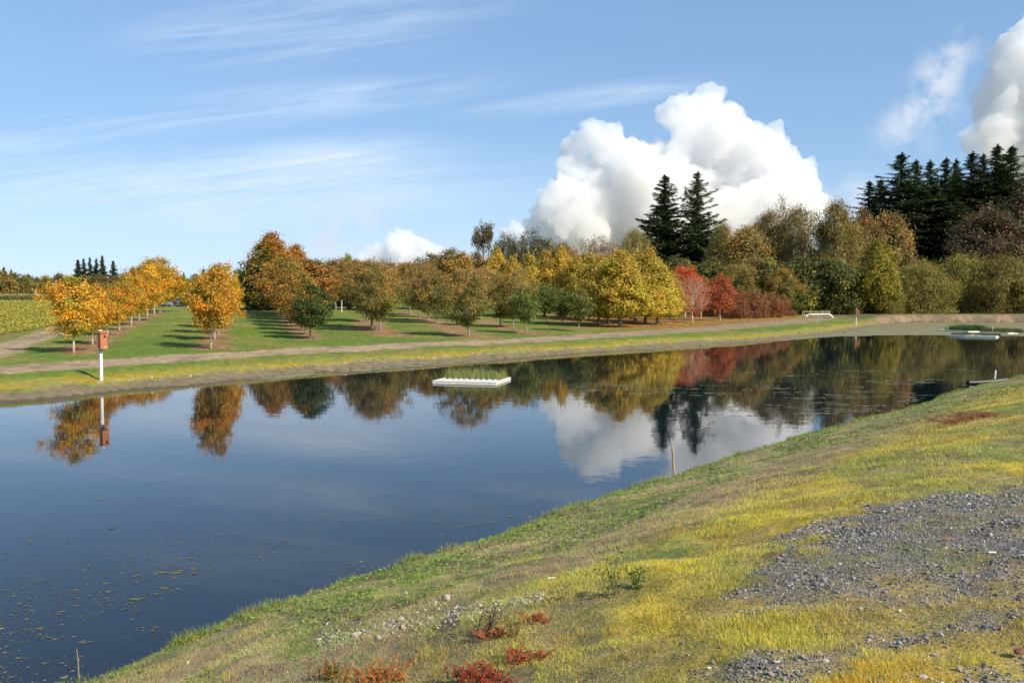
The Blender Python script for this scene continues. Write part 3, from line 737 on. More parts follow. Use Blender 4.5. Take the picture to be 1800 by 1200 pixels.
G4 = 'olive crabapples with red tipped shoots'
for i, (u, vb, vt, wp, lb) in enumerate([
    (669, 581.5, 466, 96, 'pale stemmed olive crabapple at the front of the twin crabapples'),
    (654, 577, 458, 106, 'broad olive crabapple with red tipped shoots, dark trunk beside the pale stem'),
    (645, 565.5, 456, 96, 'olive crabapple at the back of the twin crabapples'),
    (824, 591.5, 470, 104, 'lone olive crabapple nearest the dirt path in the middle of the orchard'),
    (767, 568.5, 476, 72, 'slim stemmed olive crabapple left of the lone crabapple'),
    (753, 564, 470, 76, 'leaning stem crabapple in the middle of the orchard'),
    (737, 557.5, 464, 84, 'dark trunk crabapple in the middle of the orchard'),
    (721, 553.5, 462, 84, 'furthest crabapple of the middle clump'),
    (880, 573.5, 478, 74, 'green brown crabapple right of the lone crabapple'),
    (902, 575, 468, 78, 'dark trunk crabapple left of the slender young tree'),
    (845, 562, 470, 70, 'crabapple half hidden behind the lone olive crabapple')]):
    tree_px('crab%d' % (i % 3), 'crabapple_tree', u, vb, vt, wp, lb, group=G4)
G5 = 'small green trees on thin stems in front of the yellow maples'
for i, (u, vb, vt, wp, lb) in enumerate([
    (925, 586, 505, 50, 'slender young green tree nearest the dirt path before the yellow maples'),
    (963, 568.5, 497, 52, 'dark green small tree left of the two thin stemmed ones'),
    (988, 571.5, 512, 42, 'brownish small tree in front of the yellow maples'),
    (1017, 582, 508, 46, 'thin stemmed grey green small tree closest to the path left of the big yellow maple'),
    (940, 561, 492, 46, 'small green tree furthest back of the little green trees')]):
    tree_px('smallgreen', 'young_tree', u, vb, vt, wp, lb, group=G5)
G6 = 'yellow maples in the block along the path'
for i, (u, vb, vt, wp, lb) in enumerate([
    (1090, 574.5, 440, 112, 'big yellow green maple with the thick pale trunk closest to the path'),
    (1155, 570.5, 462, 84, 'golden maple with dark trunk right of the thick pale trunk'),
    (1134, 567.5, 436, 84, 'golden maple behind the thick pale trunk maple'),
    (1117, 564.5, 441, 80, 'yellow maple on a dark trunk in the block, third from the big one'),
    (1069, 570, 446, 74, 'yellow green maple just left of the thick pale trunk'),
    (1052, 570.5, 448, 76, 'yellow maple second left of the thick pale trunk'),
    (1035, 563, 446, 72, 'yellow maple third left of the thick pale trunk'),
    (1012, 559, 448, 66, 'yellow maple behind the thin stemmed small tree'),
    (985, 557, 434, 72, 'tall yellow maple with a pointed top left of the block'),
    (957, 556, 440, 68, 'golden orange maple behind the small green trees'),
    (930, 556, 446, 66, 'yellow maple behind the slender young green tree'),
    (902, 557, 450, 62, 'yellow green maple behind the dark trunk crabapple'),
    (873, 556, 434, 72, 'leftmost tall yellow green maple, above the lone crabapple'),
    (1177.5, 562, 478, 56, 'narrow yellow maple on a pale stem near the red trees'),
    (1194.5, 556.5, 482, 48, 'rightmost yellow maple, on a pale stem beside the red tree')]):
    k = [0, 2, 0, 2, 1, 0, 2, 0, 1, 0, 2, 1, 1, 2, 0][i]
    tree_px('yellow%d' % k, 'yellow_maple_tree', u, vb, vt, wp, lb, group=G6)
tree_px('red', 'red_maple_tree', 1204, 558, 466, 52, 'bright red maple behind the rightmost yellow maple')
tree_px('red_thin', 'red_maple_tree', 1217, 567, 482, 56, 'half bare red maple with pale branches and white stem')
tree_px('red_thin', 'red_maple_tree', 1232, 560, 494, 40, 'pinkish half bare maple behind the white stemmed one')
tree_px('red_oval', 'red_maple_tree', 1265, 563.5, 481, 46, 'upright dark red young maple on a pale stem by the shrubs')
G7 = 'dark red shrubs in the hedge row'
for i, (u, vb, vt, wp) in enumerate([(1240, 556, 518, 46), (1272, 557, 512, 48), (1296, 560, 508, 52), (1325, 559, 510, 54), (1352, 557.5, 514, 50), (1376, 555, 521, 42)]):
    tree_px('redshrub%d' % (i % 2), 'red_shrub', u, vb, vt, wp, '%s dark red shrub from the left in the hedge right of the red maples' % ORD[i], cat='shrub', group=G7)
tree_px('smallgreen', 'green_shrub', 1397, 555, 529, 26, 'small grey green bush ending the red hedge', cat='shrub')

# ---------------------------------------------------------------- the wood behind, right of centre
for (key, nm, u, vt, wp, d, lb) in [
    ('fir0', 'fir_tree', 1166, 309, 100, 104, 'left one of the two tall dark firs in front of the cumulus cloud'),
    ('fir1', 'fir_tree', 1219, 306, 118, 106, 'right one of the two tall dark firs, with long upswept side branches'),
    ('bare0', 'thin_leaved_tree', 850, 386, 66, 140, 'tall thin leaved grey tree above the lone crabapple'),
    ('oak', 'oak_tree', 884, 408, 60, 136, 'dark rounded oak top right of the thin leaved tree'),
    ('oak', 'oak_tree', 942, 403, 74, 134, 'brown dark oak with broken crown above the golden maples'),
    ('oak', 'oak_tree', 915, 416, 60, 142, 'dark oak between the rounded one and the broken crowned one'),
    ('brownwood1', 'wood_tree', 985, 428, 70, 138, 'brown tree behind the tall pointed yellow maple'),
    ('bare1', 'bare_tree', 1012, 418, 60, 130, 'leftmost bare branched tree over the yellow maples'),
    ('bare1', 'bare_tree', 1042, 414, 60, 132, 'bare branched tree in the middle over the yellow maples'),
    ('bare1', 'bare_tree', 1075, 411, 60, 130, 'bare branched tree beside the olive willow by the firs'),
    ('willow1', 'willow_tree', 1116, 402, 84, 124, 'olive willow tucked left behind the two tall firs'),
    ('brownwood0', 'wood_tree', 1030, 446, 90, 126, 'low brown tree behind the bare branched trees'),
    ('darkwood0', 'wood_tree', 1190, 455, 90, 100, 'dark green low tree at the feet of the left tall fir'),
    ('darkwood1', 'wood_tree', 1245, 462, 90, 98, 'dark green low tree at the feet of the right tall fir'),
    ('willow2', 'willow_tree', 1272, 392, 86, 112, 'rusty olive tree immediately right of the two tall firs'),
    ('brownwood1', 'wood_tree', 1310, 398, 80, 108, 'orange brown tree between the firs and the large willows'),
    ('willow0', 'willow_tree', 1345, 372, 96, 112, 'tall yellowish willow below the thin pinkish crown'),
    ('bare1', 'thin_leaved_tree', 1378, 342, 44, 118, 'thin pinkish treetop poking above the willows'),
    ('willow1', 'willow_tree', 1405, 364, 110, 110, 'big olive willow left of the largest willow'),
    ('willow2', 'willow_tree', 1468, 354, 130, 106, 'largest rounded willow with grey broken limbs'),
    ('brownwood0', 'wood_tree', 1512, 368, 66, 112, 'orange brown tree between the largest willow and the dark firs'),
    ('crab0', 'understory_tree', 1300, 462, 80, 96, 'olive understory tree behind the red hedge, left'),
    ('darkwood0', 'understory_tree', 1345, 455, 90, 98, 'dark green understory tree behind the red hedge, right'),
    ('crab1', 'understory_tree', 1375, 472, 70, 95, 'leafy olive understory tree left of the pipe bridge'),
    ('darkwood1', 'understory_tree', 1410, 452, 100, 100, 'dark understory tree behind the pipe bridge'),
    ('darkwood0', 'understory_tree', 1462, 455, 100, 99, 'green understory tree right of the pipe bridge'),
    ('goldtree', 'wood_tree', 1545, 422, 76, 98, 'bright yellow green tree in front of the wood beyond the far bird box'),
    ('brownwood1', 'wood_tree', 1560, 376, 90, 114, 'dull yellow brown tree behind the bright yellow green one'),
    ('willowshrub', 'willow_shrub', 1560, 470, 62, 98.5, 'olive willow bush right below the bright yellow green tree'),
    ('willowshrub', 'willow_shrub', 1620, 456, 120, 102, 'leftmost wide willow bush along the far bank'),
    ('willowshrub', 'willow_shrub', 1690, 446, 130, 104, 'middle wide willow bush along the far bank'),
    ('willowshrub', 'willow_shrub', 1762, 448, 130, 103, 'wide willow bush at the right end of the far bank'),
    ('willowshrub', 'willow_shrub', 1835, 458, 120, 102, 'willow bush cut by the right edge of the view'),
    ('darkwood1', 'understory_tree', 1590, 480, 90, 106, 'dark undergrowth tree between the willow bushes and the gold tree'),
    ('darkwood0', 'understory_tree', 1510, 480, 80, 100, 'dark undergrowth tree left of the bright gold tree'),
    ('redbrown', 'wood_tree', 1735, 372, 120, 118, 'reddish brown broad tree above the willow bushes'),
    ('redbrown', 'wood_tree', 1800, 326, 170, 124, 'tall reddish brown tree at the right edge of the view'),
    ('fir2', 'fir_tree', 1640, 330, 110, 133, 'low dark fir filling the gap below the middle of the fir group'),
    ('brownwood0', 'wood_tree', 1890, 380, 160, 120, 'brown tree just outside the right edge of the wood'),
    ('fir3', 'fir_tree', 1518, 320, 60, 138, 'shortest fir at the left end of the dark fir group'),
    ('fir2', 'fir_tree', 1568, 273, 92, 134, 'tall full fir second from the left in the fir group'),
    ('fir3', 'fir_tree', 1600, 285, 74, 140, 'narrow fir with open branches third in the fir group'),
    ('fir2', 'fir_tree', 1627, 285, 62, 136, 'fir fourth from the left in the fir group'),
    ('fir3', 'fir_tree', 1650, 280, 66, 142, 'fir fifth from the left in the fir group'),
    ('fir2', 'fir_tree', 1664, 283, 56, 146, 'fir half hidden behind the fifth in the fir group'),
    ('fir2', 'fir_tree', 1694, 271, 86, 138, 'broad fir seventh from the left in the fir group'),
    ('fir3', 'fir_tree', 1713, 274, 66, 146, 'fir half hidden between the broad one and the tallest'),
    ('fir2', 'fir_tree', 1736, 259, 88, 140, 'tallest fir of the right hand fir group'),
    ('fir3', 'fir_tree', 1764, 261, 90, 136, 'fir with long sweeping branches right of the tallest'),
    ('fir3', 'fir_tree', 1540, 318, 70, 144, 'dark fir between the shortest and the second of the fir group'),
    ('fir2', 'fir_tree', 1583, 320, 80, 146, 'low dark fir filling behind the third of the fir group'),
    ('fir2', 'fir_tree', 1610, 335, 90, 133, 'low dark fir in front of the fourth of the fir group'),
    ('fir2', 'fir_tree', 1677, 306, 90, 147, 'dark fir filling behind the broad seventh one'),
    ('fir2', 'fir_tree', 1670, 345, 110, 132, 'low dark fir at the foot of the broad seventh one'),
    ('fir3', 'fir_tree', 1750, 296, 90, 147, 'dark fir filling behind the two tallest of the group'),
    ('fir2', 'fir_tree', 1782, 318, 100, 134, 'dark fir in front of the right edge fir'),
    ('fir2', 'fir_tree', 1801, 300, 80, 142, 'fir at the right edge of the view')]:
    tree_px(key, nm, u, None, vt, wp, lb, d=229 + u * 0.002 if key in ('fir0', 'fir1') else far_d(u, d), cat='shrub' if 'shrub' in nm else 'tree', group={'fir_tree': 'dark firs of the wood', 'willow_shrub': 'willow bushes on the far bank'}.get(nm, 'trees of the wood behind the pond'),
            rz={'fir1': 0.35}.get(key))
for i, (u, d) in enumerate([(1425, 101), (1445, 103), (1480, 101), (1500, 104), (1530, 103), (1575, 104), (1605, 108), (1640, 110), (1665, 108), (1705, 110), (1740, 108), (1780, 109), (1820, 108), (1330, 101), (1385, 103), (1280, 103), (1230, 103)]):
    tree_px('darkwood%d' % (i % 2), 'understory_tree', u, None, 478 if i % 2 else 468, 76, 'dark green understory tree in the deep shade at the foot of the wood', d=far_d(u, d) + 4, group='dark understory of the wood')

# ---------------------------------------------------------------- far tree line on the left
for i, (u, vt, wp, d, k) in enumerate([(-30, 470, 60, 230, 'distant'), (4, 476, 46, 235, 'distant_orange'), (30, 480, 40, 240, 'distant'), (48, 482, 34, 245, 'distant'), (66, 487, 30, 250, 'distant'), (80, 484, 26, 240, 'distant_orange'),
    (92, 489, 20, 255, 'distant'), (108, 480, 30, 250, 'distant'), (176, 482, 46, 240, 'distant'), (204, 484, 40, 245, 'distant'), (222, 480, 36, 240, 'distant_orange'), (236, 470, 22, 235, 'distant'),
    (300, 486, 50, 220, 'distant'), (318, 484, 44, 210, 'distant'), (345, 482, 36, 230, 'distant'), (370, 480, 50, 235, 'distant'), (425, 484, 50, 220, 'distant'), (455, 478, 50, 215, 'distant'), (150, 484, 50, 252, 'distant')]):
    tree_px(k, 'distant_tree', u, None, vt, wp, '%s autumn tree from the left in the far tree line across the fields' % (ORD + ['thirteenth', 'fourteenth', 'fifteenth', 'sixteenth', 'seventeenth', 'eighteenth', 'nineteenth'])[i], d=d, group='far tree line across the fields')
for i, (u, vt, wp, d) in enumerate([(10, 470, 20, 300), (22, 474, 16, 300), (141, 457, 24, 270), (152, 455, 20, 268), (161, 453, 18, 272), (170, 455, 20, 270), (182, 450, 22, 266), (203, 459, 24, 270), (325, 479, 14, 280), (357, 473, 18, 280), (435, 458, 20, 230)]):
    tree_px('firfar', 'distant_fir', u, None, vt, wp, '%s dark conifer from the left on the far horizon' % ORD[i], d=d, group='dark conifers on the far horizon')

# pop of small yellow tree behind the picnic group
tree_px('goldtree', 'wood_tree', 322, None, 489, 56, 'pale yellow green tree behind the picnicking people', d=152)

# ---------------------------------------------------------------- grass and weeds as blades
def blades(name, n, region, col_fn, hgt, wid, seed, lean=0.5, kind='stuff', segs=2):
    """region(rng, n) gives x, y. blades of two or three segments, each with its own colour"""
    rng = np.random.default_rng(seed)
    x, y = region(rng, n)
    z = height(x, y)
    c, hs = col_fn(rng, x, y)
    ok = hs > 0; x, y, z, c, hs = x[ok], y[ok], z[ok], c[ok], hs[ok]; n = len(x)
    d = np.hypot(x, y)
    h = hgt * hs * rng.uniform(0.45, 1.2, n); w_ = wid * (0.6 + d / 9.0) * rng.uniform(0.6, 1.3, n)
    a = rng.uniform(0, 2 * math.pi, n); la = rng.uniform(0, 2 * math.pi, n); ln = lean * rng.uniform(0.1, 1.3, n) * h
    sx, sy = np.cos(a) * w_ / 2, np.sin(a) * w_ / 2
    B = np.stack([x, y, z - 0.01], 1); S = np.stack([sx, sy, 0 * sx], 1)
    Dm = np.stack([np.cos(la) * ln * 0.35, np.sin(la) * ln * 0.35, h * 0.6], 1); Dt = np.stack([np.cos(la) * ln, np.sin(la) * ln, h], 1)
    V = np.stack([B - S, B + S, B + Dm + S * 0.7, B + Dm - S * 0.7, B + Dt], 1).reshape(-1, 3)
    i = np.arange(n)[:, None] * 5
    mb = MB(); mb.add(V, i + np.array([[0, 1, 2, 3]]), np.repeat(c, 5, 0)); mb.f.append(i + np.array([[3, 2, 4]]))
    o = mb.build(name, M['grass'])
    tag(o, kind=kind); return o
def wedge(r0, r1, a0=-33, a1=34, pw=1.0):
    def f(rng, n):
        r = r0 * (r1 / r0) ** (rng.uniform(0, 1, n) ** pw); a = R(1) * rng.uniform(a0, a1, n)
        return np.sin(a) * r, np.cos(a) * r
    return f
def near_cols(rng, x, y):
    c, k = ground_fields(x, y); c = k['cb']
    t, wf, g = k['t'], k['wf'], k['gravel']
    n = len(x)
    hs = np.where((t > 0.02) & (wf < 0.5), 1.0, 0.0)
    gp = rng.uniform(0, 1, n); tuf = fbm(x, y, 0.28, 3, 77)
    hs = np.where(g > 0.25, np.where((tuf > 0.57 - 0.05 * (y < 5)) & (gp > g * 0.6), hs * 0.9, 0), hs)
    thin = fbm(x, y, 0.5, 3, 78)
    hs = np.where((g > 0.1) & (g <= 0.25) & (rng.uniform(0, 1, n) < 0.5), 0, hs)
    hs = hs * np.where(thin < 0.30, 0, 1) * (0.65 + 0.9 * sstep(0.4, 0.75, fbm(x, y, 0.5, 3, 79)))
    lo = sstep(5.0, 3.0, t)
    hs = hs * (1 - 0.25 * lo)
    # each blade leans to one of the colours growing there
    base = c * 1.45
    r = rng.uniform(0, 1, n)[:, None]
    yel = sstep(0.42, 0.62, fbm(x, y, 1.1, 3, 80))[:, None] * (1 - lo[:, None])
    gold = C['gold'] * 1.2; gr = np.array((.20, .31, .05)); st = C['straw'] * 1.2; yl = np.array((.56, .40, .035)) * 1.1
    out = np.where(r < 0.45, base, np.where(r < 0.45 + 0.3 * yel, yl, np.where(r < 0.91, C['olive'] * np.array([1.7, 1.9, 1.2]) * (1 - lo[:, None]) + gr * lo[:, None], st)))
    gold_zone = (sstep(0.50, 0.64, fbm(x, y, 0.9, 3, 81)) * sstep(9, 5, y) * (t > 6))[:, None]
    out = np.where((rng.uniform(0, 1, n)[:, None] < gold_zone * 0.8), gold, out)
    return np.minimum(out * 1.5 * rng.uniform(0.6, 1.4, (n, 1)), 0.8), hs
blades('grass', 800000, wedge(2.2, 11), near_cols, 0.030, 0.0021, 1, lean=0.8)
blades('grass', 420000, wedge(9, 46, -20, 34, 0.9), near_cols, 0.038, 0.0024, 2, lean=0.8)
def tuft_cols(rng, x, y):      # distinct coarse tufts, some of them dead and golden
    c, hs = near_cols(rng, x, y); n = len(x)
    q = fbm(x, y, 0.16, 2, 301); hs = np.where((q > 0.66) & (hs > 0), (q - 0.5) * 5, 0)
    dead = (fbm(x, y, 1.3, 3, 302) > 0.5)[:, None]
    t_ = np.where(dead, np.array((.62, .40, .07)), np.array((.27, .33, .05)))
    return np.where(rng.uniform(0, 1, (n, 1)) < .6, t_ * rng.uniform(.6, 1.2, (n, 1)), c), hs
blades('grass_tufts', 330000, wedge(2.2, 16, -30, 34, 0.9), tuft_cols, 0.052, 0.0019, 6, lean=1.1)
def far_cols(rng, x, y):
    c, k = ground_fields(x, y)
    ok = (k['t'] > 1.2) & (k['wf'] > 0.5) & (k['path'] < 0.3) & (k['field'] < 0.4)
    return c * rng.uniform(0.8, 1.6, (len(x), 1)), np.where(ok, np.where(k['litter'] > .5, 0.35, 0.8), 0.0)
blades('grass', 150000, wedge(31, 115, -33, 26, 1.0), far_cols, 0.09, 0.003, 3, lean=0.8)
def fringe_cols(rng, x, y):
    t, wf, dn, df = shore(x, y); n = len(x)
    hs = np.where((t > 0.0) & (t < 0.35) & (wf < .5), 1.0, 0) * sstep(0.42, 0.7, fbm(x, y, 0.5, 3, 91)) * 1.6
    r = rng.uniform(0, 1, (n, 1))
    return np.where(r < 0.55, C['bright'] * 1.2, np.where(r < 0.8, C['olive'] * 1.5, C['straw'])) * rng.uniform(0.7, 1.3, (n, 1)), hs
def along_shore(rng, n):
    P = NEAR[2:12]; i = rng.integers(0, len(P) - 1, n); t = rng.uniform(0, 1, n)[:, None]
    q = P[i] * (1 - t) + P[i + 1] * t + rng.normal(size=(n, 2)) * 0.3
    return q[:, 0], q[:, 1]
blades('shore_grass', 50000, along_shore, fringe_cols, 0.085, 0.003, 4, lean=0.6)
def dry_cols(rng, x, y):       # brown dead stems matted on the lower bank
    t, wf, dn, df = shore(x, y); n = len(x)
    z_ = fbm(x, y, 0.8, 4, 34)
    hs = np.where((t > 0.3) & (t < 5.2) & (wf < .5) & (z_ > 0.45), 1.0, 0)
    return np.where(rng.uniform(0, 1, (n, 1)) < 0.5, C['straw'] * 1.4, C['brown'] * 1.7) * rng.uniform(0.7, 1.35, (n, 1)), hs
blades('dry_stems', 170000, wedge(5, 34, -34, 30, 0.8), dry_cols, 0.06, 0.0016, 5, lean=2.6)

# low broad leaved weeds in clumps on the lower bank
def leafy_cover():
    rng = np.random.default_rng(60)
    x, y = wedge(5, 34, -34, 32, 0.9)(rng, 90000)
    t, wf, dn, df = shore(x, y)
    k = (t > 0.15) & (t < 4.6 + 1.5 * (fbm(x, y, 2, 2, 8) - .5)) & (wf < .5) & (fbm(x, y, 0.9, 4, 61) > 0.50) & (t < 3.2 + 3 * (y > 16))
    x, y = x[k], y[k]; d = np.hypot(x, y)
    P = np.stack([x, y, height(x, y) + rng.uniform(0.01, 0.05, len(x))], 1)
    mb = MB(); cards(mb, P, rnd_unit(rng, len(P)) * 0.6 + np.array([0, 0, 1.0]), 0.012 + 0.0011 * d, pal(rng, len(P), [(0.19, 0.30, 0.05), (0.24, 0.36, 0.07), (0.12, 0.20, 0.04)]), rng, aspect=0.6)
    tag(mb.build('ground_cover_weeds', M['leaf']), kind='stuff')
leafy_cover()

# ---------------------------------------------------------------- gravel, stones, leaf litter
ICO_V = None
def ico():
    p = (1 + 5 ** .5) / 2
    v = np.array([(-1, p, 0), (1, p, 0), (-1, -p, 0), (1, -p, 0), (0, -1, p), (0, 1, p), (0, -1, -p), (0, 1, -p), (p, 0, -1), (p, 0, 1), (-p, 0, -1), (-p, 0, 1)], float)
    f = np.array([(0, 11, 5), (0, 5, 1), (0, 1, 7), (0, 7, 10), (0, 10, 11), (1, 5, 9), (5, 11, 4), (11, 10, 2), (10, 7, 6), (7, 1, 8), (3, 9, 4), (3, 4, 2), (3, 2, 6), (3, 6, 8), (3, 8, 9), (4, 9, 5), (2, 4, 11), (6, 2, 10), (8, 6, 7), (9, 8, 1)])
    return v / np.linalg.norm(v[0]), f
def rand_rot(rng, n):
    q = rng.normal(size=(n, 4)); q /= np.linalg.norm(q, axis=1)[:, None]; a, b, c, d = q.T
    return np.stack([1 - 2 * (c * c + d * d), 2 * (b * c - a * d), 2 * (b * d + a * c), 2 * (b * c + a * d), 1 - 2 * (b * b + d * d), 2 * (c * d - a * b),
                     2 * (b * d - a * c), 2 * (c * d + a * b), 1 - 2 * (b * b + c * c)], 1).reshape(n, 3, 3)
def stones(name, x, y, size, col, seed, matk, kind='stuff', sink=0.3):
    rng = np.random.default_rng(seed); n = len(x); v, f = ico()
    V = v[None] * rng.uniform(0.6, 1.25, (n, 12, 1)) * np.stack([np.ones(n), rng.uniform(.55, .95, n), rng.uniform(.35, .7, n)], 1)[:, None]
    Rm = rand_rot(rng, n); V = np.einsum('nij,nkj->nki', Rm, V); V[:, :, 2] *= 0.75
    V = V * size[:, None, None] + np.stack([x, y, height(x, y) + size * sink], 1)[:, None]
    mb = MB(); mb.add(V.reshape(-1, 3), (f[None] + np.arange(n)[:, None, None] * 12).reshape(-1, 3), np.repeat(col, 12, 0))
    return mb.build(name, M[matk])
def stone_mat():
    m, n = mat('broken stone')
    c = n('ShaderNodeAttribute', attribute_name='Col').outputs['Color']
    nz = n('ShaderNodeTexNoise', {'Vector': n('ShaderNodeNewGeometry').outputs['Position'], 'Scale': 90.0, 'Detail': 4}).outputs[0]
    cc = n('ShaderNodeVectorMath', {0: c, 'Scale': n.m('ADD', n.m('MULTIPLY', nz, 1.0), 0.5)}, operation='SCALE').outputs[0]
    bp = n('ShaderNodeBump', {'Strength': 0.4, 'Distance': 0.004, 'Height': nz})
    finish(n, n('ShaderNodeBsdfPrincipled', {'Base Color': cc, 'Roughness': 0.85, 'Normal': bp.outputs[0]}).outputs[0])
    return m
M['stone'] = stone_mat()
rng = np.random.default_rng(70)
x, y = wedge(2.2, 12, -12, 36, 0.75)(rng, 600000)
_, k = ground_fields(x, y)
pick = (rng.uniform(0, 1, len(x)) < np.clip(k['gravel'] * 1.0 + 0.012 * (k['t'] > 6), 0, 1)) & (k['t'] > 3)
x, y = x[pick][:340000], y[pick][:340000]; d = np.hypot(x, y)
sz = (0.0017 + 0.00022 * d) * rng.lognormal(0, 0.62, len(x)) * (1 + 0.7 * (fbm(x, y, 0.4, 3, 71) > .58))
cl = np.array([0.195, 0.180, 0.168]) * rng.lognormal(0, 0.40, (len(x), 1)) * (1 + rng.normal(size=(len(x), 3)) * 0.05)
cl = np.where(rng.uniform(0, 1, (len(x), 1)) < 0.06, np.array([0.24, 0.16, 0.11]), cl)
tag(stones('gravel', x, y, np.minimum(sz, 0.024), np.clip(cl, 0.02, 0.6), 72, 'stone'), kind='stuff')
# pale stones washed out along the far waterline
P = FAR[2:11]; i = rng.integers(0, len(P) - 1, 26000); tt = rng.uniform(0, 1, 26000)[:, None]
q = P[i] * (1 - tt) + P[i + 1] * tt + rng.normal(size=(26000, 2)) * 1.1
t_, wf_, _, _ = shore(q[:, 0], q[:, 1])
kk = (np.abs(t_ - 1.12) < 0.10) & (wf_ > .5) & (fbm(q[:, 0], q[:, 1], 2.6, 2, 73) > 0.5)
q = q[kk]
tag(stones('shore_pebbles', q[:, 0], q[:, 1], 0.03 * rng.lognormal(0, 0.4, len(q)), np.array([0.50, 0.42, 0.34]) * rng.uniform(0.6, 1.1, (len(q), 1)), 74, 'stone'), kind='stuff')
# fallen leaves under the orchard trees
x, y = wedge(38, 150, -31, 22, 0.8)(rng, 170000)
_, k = ground_fields(x, y)
pk = (rng.uniform(0, 1, len(x)) < k['litter'] * 0.65) & (k['wf'] > .5) & (k['t'] > 3); x, y = x[pk], y[pk]
P3 = np.stack([x, y, height(x, y) + 0.02], 1)
wr = sstep(5, 14, x)[:, None] * (y > 75)[:, None]
lc = np.where(rng.uniform(0, 1, (len(x), 1)) < 0.5, np.array([0.50, 0.22, 0.04]), np.array([0.30, 0.13, 0.05])) * (1 - wr) + np.where(rng.uniform(0, 1, (len(x), 1)) < .5, np.array([0.52, 0.28, 0.05]), np.array([0.34, 0.09, 0.04])) * wr
mb = MB(); cards(mb, P3, rnd_unit(rng, len(P3)) * 0.35 + np.array([0, 0, 1.0]), 0.05, lc * rng.uniform(.7, 1.3, (len(x), 1)), rng)
tag(mb.build('fallen_leaves', M['leaf']), kind='stuff')

# crop rows and the strip of corn at the far end of the field
rng = np.random.default_rng(80)
lo, hi = FIELD.min(0), FIELD.max(0)
y = 36 * (185 / 36) ** rng.uniform(0, 1, 420000); x = -y * rng.uniform(0.36, 0.66, 420000)
a0 = np.array(ground_at(0, 579)); a1 = np.array(ground_at(97, 563)); dv = (a1 - a0) / np.linalg.norm(a1 - a0); nv = np.array([-dv[1], dv[0]])
s_ = (x - a0[0]) * nv[0] + (y - a0[1]) * nv[1]; ph = np.abs(((s_ / 3.0 + 0.5) % 1) - 0.5)
m_ = inside(x, y, FIELD) & (ph > 0.13 + 0.14 * vnoise(x, y, 3)); x, y = x[m_], y[m_]; d = np.hypot(x, y)
P3 = np.stack([x, y, height(x, y) + rng.uniform(0.03, 0.24, len(x))], 1)
mb = MB(); cards(mb, P3, rnd_unit(rng, len(P3)) * 0.8 + np.array([0, 0, 0.9]), 0.03 + 0.0006 * d, pal(rng, len(P3), [(0.42, 0.38, 0.06), (0.52, 0.46, 0.08), (0.30, 0.31, 0.05)]), rng)
tag(mb.build('crop_rows', M['leaf']), kind='stuff')
x = rng.uniform(-190, -72, 60000); y = rng.uniform(184, 192, 60000); 
zz = rng.uniform(0, 1, len(x)) ** 0.7 * 1.55 * (0.9 + 0.2 * vnoise(x * 0.6, y * .6, 2))
P3 = np.stack([x, y, height(x, y, False) + zz], 1)
cc = np.where((zz > 1.3)[:, None], np.array([0.34, 0.26, 0.12]), pal(rng, len(x), [(0.12, 0.14, 0.04), (0.17, 0.18, 0.06), (0.22, 0.19, 0.08)]))
mb = MB(); cards(mb, P3, rnd_unit(rng, len(x)) * 1.0 + np.array([0, -.6, 0.2]), 0.20, cc, rng, aspect=0.35, axis=np.tile([0, 0, 1.0], (len(x), 1)))
tag(mb.build('corn', M['leaf']), kind='stuff')

# ---------------------------------------------------------------- floating algae, duckweed, pale streaks of pond weed
def flat_patches(name, pts, rx, ry, ang, z, col, seed, kind='stuff', matk='leaf', nseg=9):
    rng = np.random.default_rng(seed); n = len(pts)
    th = np.linspace(0, 2 * math.pi, nseg, endpoint=False)[None] + rng.uniform(0, 1, (n, 1))
    r = rng.uniform(0.55, 1.15, (n, nseg))
    lx = np.cos(th) * r * rx[:, None]; ly = np.sin(th) * r * ry[:, None]
    X = pts[:, :1] + lx * np.cos(ang)[:, None] - ly * np.sin(ang)[:, None]; Y = pts[:, 1:2] + lx * np.sin(ang)[:, None] + ly * np.cos(ang)[:, None]
    Z = np.broadcast_to(np.asarray(z).reshape(-1, 1), X.shape)
    mb = MB(); mb.add(np.stack([X, Y, Z], -1).reshape(-1, 3), np.arange(n * nseg).reshape(n, nseg), np.repeat(col, nseg, 0))
    return tag(mb.build(name, M[matk]), kind=kind)
rng = np.random.default_rng(90)
x, y = wedge(8, 26, -33, 4, 1.0)(rng, 60000)
t, wf, dn, df = shore(x, y)
dens = sstep(0.36, 0.60, fbm(x, y, 1.6, 4, 92)) * sstep(17, 10, y - 0.25 * x) * 0.9 + 0.002
k = (t < -0.15) & (rng.uniform(0, 1, len(x)) < dens * 0.7); x, y = x[k], y[k]; n = len(x)
sz = 0.0062 * rng.lognormal(0, 0.6, n)
flat_patches('floating_duckweed', np.stack([x, y], 1), sz * 1.3, sz, rng.uniform(0, 6.3, n), 0.004 + rng.uniform(0, .0015, n), pal(rng, n, [(0.22, 0.22, 0.10), (0.30, 0.28, 0.12), (0.18, 0.16, 0.10)]), 93)
px_ = [(180, 878, .16), (316, 1007, .2), (292, 1034, .12), (445, 979, .08), (920, 908, .16), (805, 925, .09), (830, 923, .12), (845, 897, .07), (936, 884, .06), (150, 1128, .10), (250, 1053, .16), (162, 1080, .07), (465, 985, .07), (280, 1008, .14), (720, 945, .05), (60, 1105, .12), (80, 1120, .09), (322, 925, .05)]
pts = np.array([water_at(u, v) for u, v, _ in px_]); r_ = np.array([q[2] for q in px_]) * 0.62
